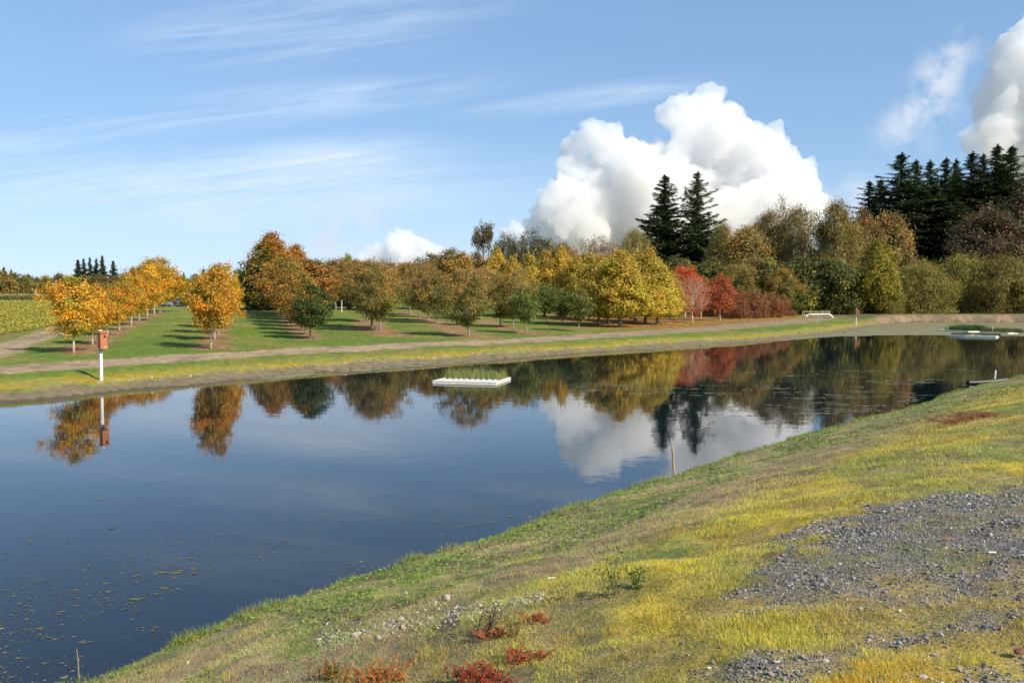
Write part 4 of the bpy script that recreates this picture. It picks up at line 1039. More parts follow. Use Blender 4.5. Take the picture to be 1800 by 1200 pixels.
flat_patches('floating_algae', np.repeat(pts, 5, 0) + rng.normal(size=(len(pts) * 5, 2)) * np.repeat(r_, 5)[:, None] * np.array([1.0, .35]), np.repeat(r_, 5) * rng.uniform(.25, .6, 90), np.repeat(r_, 5) * rng.uniform(.08, .28, 90), rng.uniform(-.3, .3, 90), 0.006 + np.arange(90) * 2e-5, pal(rng, 90, [(0.30, 0.30, 0.04), (0.36, 0.33, 0.05)]), 94)
# long thin drifts lying on the water, right of the middle
c = []
for u0, u1, v0, v1, m in [(1350, 1660, 650, 715, 46), (1010, 1250, 672, 690, 22), (1400, 1560, 692, 728, 16), (1250, 1330, 650, 700, 7), (960, 1330, 690, 740, 7), (1500, 1740, 630, 680, 14)]:
    for _ in range(m): c.append(water_at(rng.uniform(u0, u1), rng.uniform(v0, v1)))
c = np.array(c); m = 9
c = np.repeat(c, m, 0) + np.stack([rng.normal(size=len(c) * m) * 0.42, rng.normal(size=len(c) * m) * 0.10], 1); t, *_ = shore(c[:, 0], c[:, 1]); c = c[t < -0.4]; n = len(c)
flat_patches('floating_pond_weed', c, rng.lognormal(-2.2, .5, n), rng.lognormal(-3.3, .4, n), rng.normal(size=n) * .15, 0.005 + np.arange(n) % 97 * 2e-5, pal(rng, n, [(0.26, 0.26, 0.17), (0.32, 0.31, 0.22), (0.20, 0.22, 0.10)]), 95)

# the closed skin of algae over the far end of the pond
def scum():
    m, n = mat('algae skin')
    tc = n('ShaderNodeNewGeometry').outputs['Position']
    nz = n('ShaderNodeTexNoise', {'Vector': tc, 'Scale': 0.5, 'Detail': 6, 'Roughness': 0.6}).outputs[0]
    n2 = n('ShaderNodeTexNoise', {'Vector': tc, 'Scale': 9.0, 'Detail': 4, 'Roughness': 0.7}).outputs[0]
    cc = n.mix(n.ramp(nz, [(0.35, 0), (0.65, 1)]), (0.17, 0.155, 0.055), (0.25, 0.215, 0.085))
    cc = n.mix(n.ramp(n2, [(0.5, 0), (0.8, 0.5)]), cc, (0.12, 0.10, 0.05))
    finish(n, n('ShaderNodeBsdfPrincipled', {'Base Color': cc, 'Roughness': 0.55}).outputs[0])
    x = np.arange(-20, 110, 0.5); y = np.arange(40, 150, 0.5)
    X, Y = np.meshgrid(x, y); xs, ys = X.ravel(), Y.ravel()
    t, wf, dn, df = shore(xs, ys)
    d1 = seg_dist(xs, ys, SC) ; ins = inside(xs, ys, SC); d1 = np.where(ins, d1, -d1)
    f = d1 + (fbm(xs, ys, 3.0, 4, 97) - .5) * 2.0
    band = (wf > .5) & (t > -1.1 - 0.6 * (xs > 10)) & (t < 0.3) & (xs > -14) & (fbm(xs, ys, 4, 3, 98) > 0.44)
    ok = ((f > 0) & (t < 0.4)) | band
    okg = ok.reshape(X.shape); nx = len(x)
    q = okg[:-1, :-1] & okg[1:, :-1] & okg[:-1, 1:] & okg[1:, 1:]
    i, j = np.nonzero(q); a = i * nx + j
    mb = MB(); mb.add(np.stack([xs, ys, 0.008 + 0 * xs], 1), np.stack([a, a + 1, a + nx + 1, a + nx], 1))
    tag(mb.build('pond_algae_skin', m), kind='stuff')
SC = np.array([water_at(u, v) for u, v in [(1330, 603), (1420, 596), (1500, 591), (1600, 589), (1700, 590), (2000, 592), (2400, 596), (2400, 560), (1500, 560), (1400, 575)]])
scum()

# ---------------------------------------------------------------- objects
M['white'] = plain('white paint', (0.72, 0.71, 0.67), 0.5, 0.08, 14, 0.1, dirt=(0.34, 0.31, 0.22))
M['cedar'] = plain('cedar box wood', (0.42, 0.14, 0.055), 0.6, 0.25, 18, 0.3)
M['black'] = plain('black plastic', (0.02, 0.02, 0.02), 0.45, 0.3, 10)
M['dark'] = plain('dark hollow', (0.01, 0.01, 0.01), 0.9)
M['tan'] = plain('tan lumber', (0.50, 0.33, 0.18), 0.8, 0.2, 10, 0.3)
M['grey'] = plain('grey weathered metal', (0.42, 0.42, 0.42), 0.5, 0.2, 10, 0.1)
M['rail'] = plain('tan painted rail', (0.62, 0.45, 0.24), 0.5, 0.12, 10)
M['yellow'] = plain('school bus yellow', (0.70, 0.34, 0.02), 0.4, 0.08, 6)
M['glass'] = plain('dark window glass', (0.02, 0.025, 0.03), 0.1, 0.1, 4, 0)
M['car'] = plain('grey blue car paint', (0.20, 0.24, 0.30), 0.3, 0.05, 4, 0, metal=0.3)
M['rubber'] = plain('tyre rubber', (0.02, 0.02, 0.02), 0.9)
M['label'] = plain('small metal plate', (0.70, 0.70, 0.68), 0.5, 0.05)
M['wood'] = bark('weathered stick', (0.38, 0.28, 0.19), 30, 0.15)
M['red'] = plain('red lens', (0.5, 0.02, 0.01), 0.3)

def cyl(mb, p, r, h, n=20, ax='z'):
    d = {'z': (0, 0, 1), 'x': (1, 0, 0), 'y': (0, 1, 0)}[ax]; p = np.array(p, float); d = np.array(d) * h / 2
    mb.tube([p - d, p, p + d], r, n); return mb

def bird_box(u, v, rz, label, scale=1.0):
    x, y = ground_at(u, v); z = H1(x, y)
    e = empty('bird_box_post', (x, y, z - 0.02), rz, label, 'bird box', 'bird boxes on white posts'); e.scale = (scale,) * 3
    mb = MB(); mb.box((0, 0, 0.98), (0.115, 0.115, 2.3)); mb.build('post', M['white'], e, bevel=0.008)
    mb = MB(); cyl(mb, (0, 0, 1.30), 0.085, 0.05); cyl(mb, (0, 0, 1.26), 0.07, 0.05); mb.build('bracket', M['grey'], e)
    # upright nest box, wider than the post, with a forward sloping roof
    b = MB()
    W, D, Hh = 0.28, 0.29, 0.68; zc = 1.34 + Hh / 2; yc = -0.205
    v0 = [(-W / 2, yc - D / 2, 1.34), (W / 2, yc - D / 2, 1.34), (W / 2, yc + D / 2, 1.34), (-W / 2, yc + D / 2, 1.34),
          (-W / 2, yc - D / 2, 1.34 + Hh - 0.03), (W / 2, yc - D / 2, 1.34 + Hh - 0.03), (W / 2, yc + D / 2, 1.34 + Hh + 0.04), (-W / 2, yc + D / 2, 1.34 + Hh + 0.04)]
    b.add(v0, np.array([(0, 3, 2, 1), (4, 5, 6, 7), (0, 1, 5, 4), (1, 2, 6, 5), (2, 3, 7, 6), (3, 0, 4, 7)]))
    b.build('box', M['cedar'], e, bevel=0.006)
    r = MB(); r.box((0, yc - 0.02, 1.34 + Hh + 0.025), (W + 0.03, D + 0.07, 0.03), Matrix.Rotation(math.atan(0.07 / D), 4, 'X')); r.build('roof', M['cedar'], e, bevel=0.004)
    h = MB(); h.tube([(0.03, yc - D / 2 - 0.004, 1.34 + Hh * 0.76), (0.03, yc - D / 2 + 0.01, 1.34 + Hh * 0.76)], 0.052, 20); h.build('entrance_hole', M['dark'], e)
    p = MB()
    for k in range(6): p.box((0.005 + k * 0.024, yc - D / 2 - 0.003, 1.43), (0.015, 0.006, 0.03))
    p.build('name_plate', M['label'], e)
    return e
bird_box(178, 669, R(48), 'rust coloured bird box on a white post on the grassy far bank, at left')
bird_box(1505, 573, R(62), 'small far bird box on a white post where the pond meets the algae', 1.12)

# raft of foam planks planted with sedges
def reeds(mb, x, y, z, h, n, rng, spread, cols, lean=0.35, w_=0.012):
    a = rng.uniform(0, 6.28, n); r = rng.uniform(0, spread, n)
    bx, by = x + np.cos(a) * r, y + np.sin(a) * r
    hh = h * rng.uniform(0.5, 1.1, n); la = rng.uniform(0, 6.28, n); ln = hh * lean * rng.uniform(0.2, 1.4, n)
    sx, sy = -np.sin(la) * w_ / 2 * 0 + w_ / 2, 0 * a
    B = np.stack([bx, by, z + 0 * a], 1); S = np.stack([sx + 0 * a, sy, 0 * a], 1)
    D1 = np.stack([np.cos(la) * ln * .4, np.sin(la) * ln * .4, hh * .65], 1); D2 = np.stack([np.cos(la) * ln, np.sin(la) * ln, hh * 0.97], 1)
    V = np.stack([B - S, B + S, B + D1 + S * .8, B + D1 - S * .8, B + D2], 1).reshape(-1, 3); i = np.arange(n)[:, None] * 5 
    base = mb.n
    mb.add(V, i + np.array([[0, 1, 2, 3]]), np.repeat(pal(rng, n, cols), 5, 0)); mb.f.append(base + i + np.array([[3, 2, 4]]))
def raft():
    rng = np.random.default_rng(300)
    A = np.array(water_at(760, 673)); B = np.array(water_at(872, 676)); Cc = np.array(water_at(898, 661.5))
    L = np.linalg.norm(B - A); W = 2.5; rz = math.atan2(B[1] - A[1], B[0] - A[0])
    e = empty('planted_raft', (A[0], A[1], 0), rz, 'white foam raft planted with rows of green sedge, floating mid pond', 'raft')
    lo = MB(); lo.box((L / 2, W / 2, 0.0), (L, W, 0.08)); lo.build('lower_float', M['white'], e, bevel=0.012)
    md = MB(); md.box((L / 2, W / 2, 0.0525), (L - 0.03, W - 0.03, 0.025)); md.build('wooden_layer', M['tan'], e)
    up = MB(); up.box((L / 2, W / 2, 0.09), (L, W, 0.05)); up.build('upper_float', M['white'], e, bevel=0.012)
    nx, ny = 10, 7
    for j in range(ny):
        for i in range(nx):
            x = 0.32 + i * (L - 0.55) / (nx - 1) + 0.03 * (j % 2); y = 0.95 + j * (W - 1.15) / (ny - 1)
            pot = MB(); pot.tube([(x, y, 0.114), (x, y, 0.135)], [0.075, 0.085], 10); o = pot.build('pot', M['black'], e)
            if j == 0 or rng.uniform() < .2:
                c_ = MB(); c_.box((x - 0.02, y - 0.11, 0.135), (0.16, 0.025, 0.02), Matrix.Rotation(0.5, 4, 'Z') @ Matrix.Rotation(0.3, 4, 'Y')); c_.build('clip', M['white'], o)
            s = MB(); reeds(s, x, y, 0.12, (0.20 + 0.40 * rng.uniform()) * (0.55 if j == 0 else 1), int(rng.uniform(14, 40)) if j else 10, rng, 0.16, [(0.20, 0.27, 0.06), (0.34, 0.36, 0.09), (0.12, 0.16, 0.05), (0.46, 0.38, 0.16)]); s.build('sedge', M['grass'], o)
raft()
def far_raft():
    rng = np.random.default_rng(301)
    specs = [((1644, 581), (1702, 584), 1.5, 'far white float under the tall dark green sedge mound', 0.85, [(0.07, 0.14, 0.03), (0.10, 0.18, 0.035), (0.05, 0.10, 0.025)], (0.25, 1.0)),
             ((1668, 591), (1751, 593), 1.6, 'nearest of the far floats, grey left half and white right half', 0.30, [(0.14, 0.17, 0.04), (0.22, 0.20, 0.07)], (0.0, 1.0)),
             ((1722, 585), (1773, 587), 1.5, 'rightmost far float with low olive weeds behind it', 0.55, [(0.13, 0.16, 0.04), (0.20, 0.19, 0.06), (0.26, 0.16, 0.06)], (0.0, 1.0))]
    for k, (a, b, W, lb, hh, cols, rg) in enumerate(specs):
        A = np.array(water_at(*a)); B = np.array(water_at(*b)); L = np.linalg.norm(B - A)
        e = empty('planted_raft', (A[0], A[1], 0), math.atan2(B[1] - A[1], B[0] - A[0]), lb, 'raft', 'far planted rafts')
        f = MB(); ns = 3
        for s in range(ns):
            f = MB(); f.box((L * (s + .5) / ns, W / 2, 0.05), (L / ns - 0.02, W, 0.19)); f.build('float_panel', M['grey'] if (k == 1 and s == 0) else M['white'], e, bevel=0.015)
        s = MB()
        for q in range(70):
            reeds(s, rng.uniform(rg[0], rg[1]) * L, rng.uniform(0.35, W + 1.2), 0.1, hh * (0.6 + 0.5 * rng.uniform()), 34, rng, 0.25, cols, lean=0.7, w_=0.03)
        s.build('sedge', M['grass'], e)
        if k == 2:
            p = MB(); p.tube([(L * .35, .5, 0.1), (L * .35, .5, 0.75)], 0.035, 8); p.build('marker_stick', M['white'], e)
far_raft()
# sedge clumps at the far waterline
rng = np.random.default_rng(302)
for u, v, n, h, lb in [(1517, 568, 60, 0.7, 'dark green rush clump behind the far bird box'), (1582, 566, 26, 0.35, 'low flat green rush patch at the foot of the far bank')]:
    x, y = water_at(u, v + 1); mb = MB()
    for _ in range(n): reeds(mb, x + rng.normal() * 1.1, y + rng.normal() * 0.7, 0.0, h, 30, rng, .2, [(0.06, 0.12, 0.025), (0.09, 0.16, 0.03)], lean=.6, w_=.035)
    tag(mb.build('rush_clump', M['grass']), lb, 'plant')

# irrigation pipe crossing with hand rails
def pipe_bridge():
    x, y = ground_at(1439, 559); z = H1(x, y)
    s = y / FPX
    e = empty('pipe_crossing', (x, y, z - 0.02), 0, 'thick white pipe arching over tan hand rails where the pond bank ends', 'pipe')
    L = 50 * s
    p = MB(); zz = 0.62
    pts = [(-L / 2 + 0.0, 0, zz - .60), (-L / 2 + .35, 0, zz - 0.25), (-L / 2 + 0.62, 0, zz - .03), (-L / 2 + .85, 0, zz), (0, 0, zz), (L / 2 - 0.75, 0, zz), (L / 2 - .5, 0, zz - .04), (L / 2 - .2, 0, zz - .28), (L / 2 + 0.05, 0, zz - .62)]
    p.tube(pts, 0.14, 14); p.build('pipe', M['white'], e, smooth=True)
    f = MB()
    for q in (-L / 2 + .85, L / 2 - .75): f.tube([(q - .04, 0, zz), (q + .04, 0, zz)], 0.17, 14)
    f.build('pipe_collar', M['grey'], e)
    for yy in (0.35, 1.15):
        for q in np.linspace(-L / 2 + .1, L / 2 - .35, 5):
            m_ = MB(); m_.tube([(q, yy, -0.1), (q, yy, 1.05)], 0.03, 8); m_.build('rail_post', M['rail'], e)
        m_ = MB(); m_.tube([(-L / 2 + .08, yy, 1.05), (L / 2 - .33, yy, 1.05)], 0.035, 8); m_.build('top_rail', M['rail'], e)
        m_ = MB(); m_.tube([(-L / 2 + .08, yy, .58), (L / 2 - .33, yy, .58)], 0.025, 8); m_.build('middle_rail', M['rail'], e)
    d = MB(); d.box((0.05, 0.75, 0.06), (L - .5, 0.7, 0.07)); d.build('walkway', M['grey'], e, bevel=.01)
pipe_bridge()
x, y = ground_at(1437.5, 567); z = H1(x, y)
e = empty('gauge_post', (x, y, z), 0, 'thin grey gauge post on the bank in front of the white pipe', 'post')
mb = MB(); mb.tube([(0, 0, -.2), (0, 0, 1.05)], .035, 8); mb.build('pole', M['grey'], e)
mb = MB(); mb.box((0, 0, 1.06), (.12, .06, .05)); mb.build('cap', M['grey'], e, bevel=.01)
mb = MB(); mb.box((0, 0, .03), (.22, .22, .08)); mb.build('base', M['grey'], e, bevel=.01)

# stick leaning in the water, twig, pipe end and stake at the near bank
x, y = water_at(1186, 839); mb = MB(); s = y / FPX
mb.tube([(x + .01, y, -0.35), (x, y, 0), (x - 2.2 * s, y, 22 * s), (x - 3.6 * s, y, 45 * s), (x - 6.5 * s, y + .02, 69 * s)], [.026, .025, .023, .021, .018], 9)
tag(mb.build('leaning_stick', M['wood'], smooth=True), 'bare weathered stick leaning up out of the water at the near shore', 'stick')
x, y = water_at(139, 1190); s = y / FPX; mb = MB()
mb.tube([(x, y, -.1), (x - 1 * s, y, 30 * s), (x - 3 * s, y, 52 * s)], [.006, .005, .003], 6)
mb.tube([(x - 1 * s, y, 28 * s), (x + 4 * s, y, 38 * s)], [.003, .0015], 5)
tag(mb.build('dry_twig', M['wood']), 'thin dry twig poking up from the water at lower left', 'twig')
x, y = water_at(1722, 675); s = y / FPX
e = empty('drain_pipe', (x, y, 0.07), R(3), 'black drain pipe lying out over the water at the right shore', 'pipe')
mb = MB(); mb.tube([(-.52, 0, 0), (0, 0, .01), (.75, .05, .06), (1.3, .1, .12)], .095, 14, cap=False); mb.tube([(-.5, 0, 0), (-.48, 0, 0)], .08, 14); mb.build('pipe_body', M['black'], e, smooth=True)
mb = MB(); mb.tube([(-.53, 0, 0), (-.46, 0, 0)], .105, 14, cap=False); mb.build('pipe_rim', M['black'], e)
x, y = water_at(1746, 672); mb = MB(); s = y / FPX
mb.tube([(x, y - .1, -.2), (x, y - .1, .1), (x + .03, y - .1, 22 * s)], .04, 8)
tag(mb.build('white_stake', M['white']), 'short white stake standing beside the black drain pipe', 'stake')
x, y = ground_at(601, 548); z = H1(x, y); mb = MB(); mb.box((x, y, z + 20 / FPX * y / 2), (.11, .11, 21 / FPX * y))
tag(mb.build('white_stake', M['white'], bevel=.01), 'tall pale stake standing in the orchard near the parked car', 'stake')

# car and school bus behind the orchard
def wheel(e, p, r, w_):
    t_ = MB(); p = np.array(p, float); t_.tube([p - [0, w_ / 2, 0], p - [0, w_ * .42, 0], p + [0, w_ * .42, 0], p + [0, w_ / 2, 0]], [r * .9, r, r, r * .9], 20); o = t_.build('wheel', M['rubber'], e)
    h = MB(); h.tube([p - [0, w_ * .56, 0], p + [0, w_ * .56, 0]], r * .55, 14); h.build('hub', M['grey'], o)
def profile(name, pts, half, m, e, bevel=.03, inset=0):
    n = len(pts); v = [(a, -half + (inset if b > 1.0 else 0), b) for a, b in pts] + [(a, half - (inset if b > 1.0 else 0), b) for a, b in pts]
    mb = MB(); mb.add(v, [tuple(range(n))]); mb.f.append(np.array([tuple(range(2 * n - 1, n - 1, -1))]))
    mb.f.append(np.array([(q, q + n, (q + 1) % n + n, (q + 1) % n) for q in range(n)])); return mb.build(name, m, e, bevel=bevel)
def car():
    x, y = ground_at(600, 542.5); e = empty('parked_car', (x, y, H1(x, y)), 0, 'grey blue car parked behind the rust coloured orchard trees', 'car')
    profile('body', [(-2.2, .3), (-2.2, .75), (-2.05, .88), (-1.2, .95), (-.6, 1.02), (1.4, 1.0), (2.1, .92), (2.2, .6), (2.2, .3)], .86, M['car'], e)
    profile('roof', [(-1.15, .95), (-.45, 1.42), (.9, 1.44), (1.6, .98)], .78, M['car'], e, inset=.06)
    for s in (-1, 1):
        mb = MB(); mb.add([(-.95, s * .785, 1.0), (-.42, s * .765, 1.36), (.3, s * .765, 1.38), (.3, s * .785, 1.0), (.38, s * .785, 1.0), (.38, s * .765, 1.38), (.85, s * .765, 1.37), (1.3, s * .785, 1.0)], [(0, 1, 2, 3), (4, 5, 6, 7)]); mb.build('window', M['glass'], e)
    for a in (-1.35, 1.4):
        for s in (-1, 1): wheel(e, (a, s * .78, .32), .32, .2)
    for s in (-1, 1):
        mb = MB(); mb.box((-2.2, s * .62, .68), (.05, .3, .13)); mb.build('headlight', M['label'], e, bevel=.01)
        mb = MB(); mb.box((2.2, s * .65, .72), (.05, .25, .13)); mb.build('taillight', M['red'], e, bevel=.01)
car()
def bus():
    r = ray(345, 520); y = 165; x = r[0] * y + .6
    e = empty('school_bus', (x, y, H1(x, y)), R(-78), 'yellow school bus parked far behind the second orange maple row', 'bus')
    profile('body', [(-4.6, .5), (-4.6, 2.9), (-4.4, 3.1), (4.0, 3.1), (4.3, 2.9), (4.4, 1.7), (5.6, 1.5), (5.8, 1.3), (5.8, .5)], 1.2, M['yellow'], e, bevel=.06)
    rf = MB(); rf.box((-.2, 0, 3.14), (8.2, 2.2, .12)); rf.build('roof', M['white'], e, bevel=.05)
    for s in (-1, 1):
        for k in range(9):
            mb = MB(); mb.box((-4.1 + k * .92, s * 1.205, 2.35), (.74, .03, .6)); mb.build('window', M['glass'], e)
        mb = MB(); mb.box((-.3, s * 1.21, 1.55), (8.4, .03, .1)); mb.build('stripe', M['black'], e)
    mb = MB(); mb.box((4.36, 0, 2.3), (.06, 2.0, .8)); mb.build('windscreen', M['glass'], e)
    mb = MB(); mb.box((-4.61, 0, 2.3), (.05, 1.7, .7)); mb.build('rear_window', M['glass'], e)
    for a in (-2.8, 4.6):
        for s in (-1, 1): wheel(e, (a, s * 1.05, .5), .5, .28)
bus()

# people picnicking at the far end of the grass lane: one skinned body each
def person(u, v, pose, top, legs, label, rz=0.0, skin=(0.55, 0.33, 0.23), hair=(0.06, 0.04, 0.03)):
    x, y = ground_at(u, v); z = H1(x, y)
    if pose == 'stand':
        J = {'pel': (0, 0, .93), 'spine': (0, 0, 1.15), 'chest': (0, -.01, 1.35), 'neck': (0, 0, 1.5), 'head': (0, -.02, 1.6), 'top': (0, 0, 1.72),
             'shL': (-.18, 0, 1.42), 'elL': (-.25, .02, 1.14), 'haL': (-.24, -.08, .9), 'shR': (.18, 0, 1.42), 'elR': (.26, .02, 1.14), 'haR': (.22, -.14, .95),
             'hiL': (-.1, 0, .88), 'knL': (-.12, -.03, .5), 'anL': (-.12, .02, .08), 'toL': (-.13, -.14, .04), 'hiR': (.1, 0, .88), 'knR': (.11, -.02, .5), 'anR': (.12, .03, .08), 'toR': (.14, -.13, .04)}
    else:
        J = {'pel': (0, 0, .14), 'spine': (0, 0, .34), 'chest': (0, -.06, .54), 'neck': (0, -.08, .69), 'head': (0, -.11, .79), 'top': (0, -.1, .91),
             'shL': (-.18, -.05, .61), 'elL': (-.27, -.15, .38), 'haL': (-.14, -.36, .42), 'shR': (.18, -.05, .61), 'elR': (.27, -.15, .38), 'haR': (.14, -.36, .42),
             'hiL': (-.1, 0, .13), 'knL': (-.2, -.42, .42), 'anL': (-.16, -.62, .08), 'toL': (-.17, -.76, .04), 'hiR': (.1, 0, .13), 'knR': (.2, -.42, .42), 'anR': (.16, -.62, .08), 'toR': (.17, -.76, .04)}
    E_ = [('pel', 'spine'), ('spine', 'chest'), ('chest', 'neck'), ('neck', 'head'), ('head', 'top'), ('chest', 'shL'), ('shL', 'elL'), ('elL', 'haL'), ('chest', 'shR'), ('shR', 'elR'), ('elR', 'haR'),
          ('pel', 'hiL'), ('hiL', 'knL'), ('knL', 'anL'), ('anL', 'toL'), ('pel', 'hiR'), ('hiR', 'knR'), ('knR', 'anR'), ('anR', 'toR')]
    rad = dict(pel=.14, spine=.13, chest=.15, neck=.055, head=.095, top=.07, shL=.065, shR=.065, elL=.045, elR=.045, haL=.035, haR=.035, hiL=.095, hiR=.095, knL=.06, knR=.06, anL=.042, anR=.042, toL=.035, toR=.035)
    names = list(J); me = bpy.data.meshes.new('person'); me.from_pydata([J[k] for k in names], [(names.index(a), names.index(b)) for a, b in E_], [])
    o = bpy.data.objects.new('person', me); scene.collection.objects.link(o); o.location = (x, y, z); o.rotation_euler.z = rz
    sk = o.modifiers.new('skin', 'SKIN')
    for i, k in enumerate(names):
        me.skin_vertices[0].data[i].radius = (rad[k], rad[k] * (.75 if k in ('chest', 'spine', 'pel') else 1)); me.skin_vertices[0].data[i].use_root = (k == 'pel')
    o.modifiers.new('sub', 'SUBSURF').render_levels = 2
    m, n = mat('clothes of ' + label[:18])
    tc = n('ShaderNodeSeparateXYZ', {0: n('ShaderNodeTexCoord').outputs['Object']})
    waist, neck = (J['pel'][2] + .06, J['neck'][2] - .02)
    if pose == 'stand': f = n.m('GREATER_THAN', tc.outputs[2], waist)
    else: f = n.m('GREATER_THAN', n.m('ADD', tc.outputs[2], n.m('MULTIPLY', tc.outputs[1], .6)), .12)
    c_ = n.mix(f, legs, top); c_ = n.mix(n.m('GREATER_THAN', tc.outputs[2], neck), c_, skin)
    finish(n, n('ShaderNodeBsdfPrincipled', {'Base Color': c_, 'Roughness': .8}).outputs[0])
    me.materials.append(m)
    h = MB(); hd = np.array(J['head']); v_, f_ = ico(); v_ = v_ * np.array([.105, .115, .10]) + hd + [0, .025, .05]; h.add(v_, f_)
    ho = h.build('hair', plain('hair', hair, .8), o); s_ = ho.modifiers.new('sub', 'SUBSURF'); s_.render_levels = 2
    for s in (-1, 1):
        hn = MB(); b = np.array(J['haL' if s < 0 else 'haR'])
        for q in range(4): hn.tube([b + [(.018 * (q - 1.5)), 0, -.03], b + [(.02 * (q - 1.5)), -.02, -.08 - .012 * (q in (1, 2))], b + [.018 * (q - 1.5), -.04, -.105 - .012 * (q in (1, 2))]], [.010, .009, .007], 5)
        hn.tube([b + [-s * .03, -.01, -.01], b + [-s * .045, -.035, -.045]], [.011, .009], 5)
        hn.build('hand', plain('skin', skin, .7), o)
    tag(o, label, 'person', 'people picnicking behind the orchard'); return o
person(300, 538.5, 'sit', (.10, .20, .42), (.28, .38, .52), 'person in a blue top crouched on the grass left of the standing pair', 0.5)
person(307.5, 538, 'stand', (.16, .07, .04), (.06, .03, .02), 'person in brown clothes standing behind the slim trunk', 0.3)
person(313, 538.5, 'stand', (.03, .05, .12), (.12, .17, .28), 'person in navy top and blue jeans standing in the middle of the picnic group', -0.4)
person(335, 537, 'sit', (.03, .38, .40), (.02, .02, .025), 'person in a teal top sitting at the right of the grey heap', -0.7)
def heap(u, v, w_, h_, m, label, nm, cat, seed):
    x, y = ground_at(u, v); v_, f_ = ico(); rr = np.random.default_rng(seed); mb = MB()
    for k in range(4):
        q = v_ * rr.uniform(.8, 1.15, (12, 1)) * np.array([w_ * .42, w_ * .3, h_ * rr.uniform(.6, 1)]); mb.add(q + np.array([x + (k - 1.5) * w_ * .26, y + rr.normal() * .1, H1(x, y) + h_ * .3]), f_)
    o = mb.build(nm, m); s_ = o.modifiers.new('remesh', 'REMESH'); s_.mode = 'VOXEL'; s_.voxel_size = .05; s_.use_smooth_shade = True
    tag(o, label, cat)
heap(289, 539, 1.6, .45, M['black'], 'low black bag heap on the grass left of the picnickers', 'bag_heap', 'bags', 1)
heap(324, 539, 1.9, .30, M['black'], 'long black blanket heap on the grass right of the picnickers', 'blanket_heap', 'blanket', 2)
heap(328, 537.5, 1.0, 1.0, plain('pale blue cloth', (.30, .34, .45), .8), 'pale blue grey covered pile beside the seated teal person', 'covered_pile', 'pile', 3)

# ---------------------------------------------------------------- foreground weeds, stones, bits
def tall_weed(u, v, h, label, cols, dry=False, seed=0, leaf=.03):
    rng = np.random.default_rng(seed); x, y = ground_at(u, v); z = H1(x, y)
    e = empty('tall_weed', (x, y, z), 0, label, 'weed'); st = MB(); lf = MB()
    for s in range(5):
        a = rng.uniform(0, 6.28); b = np.array([rng.normal() * h * .12, rng.normal() * h * .12, 0]); tip = b + np.array([math.cos(a) * h * .28, math.sin(a) * h * .28, h * rng.uniform(.6, 1.0)])
        mid = (b + tip) / 2 + [0, 0, h * .08]; st.tube([b, mid, tip], [.0045, .0035, .0015], 5, col=cols[-1])
        K = 15
        for k in range(K):
            t_ = rng.uniform(.15, 1); p = b * (1 - t_) ** 2 + 2 * mid * t_ * (1 - t_) + tip * t_ ** 2; la = rng.uniform(0, 6.28)
            d_ = np.array([math.cos(la), math.sin(la), rng.uniform(-.5, .4)]); q = p + d_ * leaf * rng.uniform(1, 2)
            st.tube([p, q], [.0015, .001], 4, cap=False, col=cols[-1])
            c_ = pal(rng, 2, cols); cards(lf, np.array([q + d_ * leaf * .5, q + d_ * leaf * .2]), rnd_unit(rng, 2) + np.array([0, -.3, .8]), leaf * rng.uniform(.6, 1.1) * (.6 if dry else 1), c_, rng, aspect=.42, axis=np.tile(d_, (2, 1)))
    st.build('stem', M['grass'], e); lf.build('leaves', M['leaf'], e)
tall_weed(1072, 1052, .36, 'leafy green nettle like weed standing on the near bank', [(.16, .21, .04), (.22, .27, .06), (.30, .30, .07), (.18, .17, .07)], seed=1, leaf=.022)
tall_weed(1118, 1036, .18, 'short green weed right of the leafy nettle like weed', [(.15, .20, .04), (.20, .24, .06)], seed=2, leaf=.02)
tall_weed(856, 1124, .23, 'dry dark stalked weed with withered leaves beside the red leaves', [(.10, .08, .04), (.28, .22, .06), (.07, .05, .03)], True, 3, .02)
tall_weed(905, 1130, .16, 'short dry brown weed right of the dark stalked one', [(.14, .10, .05), (.24, .20, .06)], True, 4, .018)
def red_plant(u, v, w_, n, label, cols, seed, h=.10):
    n = int(n * 1.5)
    rng = np.random.default_rng(seed); x, y = ground_at(u, v); z = H1(x, y)
    e = empty('red_leaved_plant', (x, y, z), 0, label, 'plant', 'red leaved plants on the near bank'); st = MB(); lf = MB()
    for s in range(n):
        a = rng.uniform(0, 6.28); L = w_ * rng.uniform(.4, 1.3); b = np.array([rng.normal() * w_ * .55, rng.normal() * w_ * .4, 0])
        dr = np.array([math.cos(a), math.sin(a) * .7, 0]); tip = b + dr * L * .6 + np.array([0, 0, h * rng.uniform(.5, 1.2)]); mid = b + dr * L * .25 + np.array([0, 0, h * .7])
        st.tube([b, mid, tip], [.003, .0025, .001], 4, col=(.25, .07, .03), cap=False)
        K = 9; t_ = np.linspace(.35, 1, K)[:, None]; P_ = b * (1 - t_) ** 2 + 2 * mid * t_ * (1 - t_) + tip * t_ ** 2
        sd = np.array([-dr[1], dr[0], 0])
        for sgn in (-1, 1):
            ax = dr * .6 + sd * sgn + rng.normal(size=(K, 3)) * .2; ll = .015 * (1.25 - t_[:, 0] * .7)
            cards(lf, P_ + ax * ll[:, None], rnd_unit(rng, K) * .4 + np.array([0, -.2, 1.0]), ll, pal(rng, K, cols), rng, aspect=.42, axis=ax)
    st.build('stem', M['grass'], e); lf.build('leaves', M['leaf'], e)
RD = [(.44, .05, .025), (.50, .11, .035), (.30, .05, .025), (.40, .17, .05), (.20, .16, .05)]
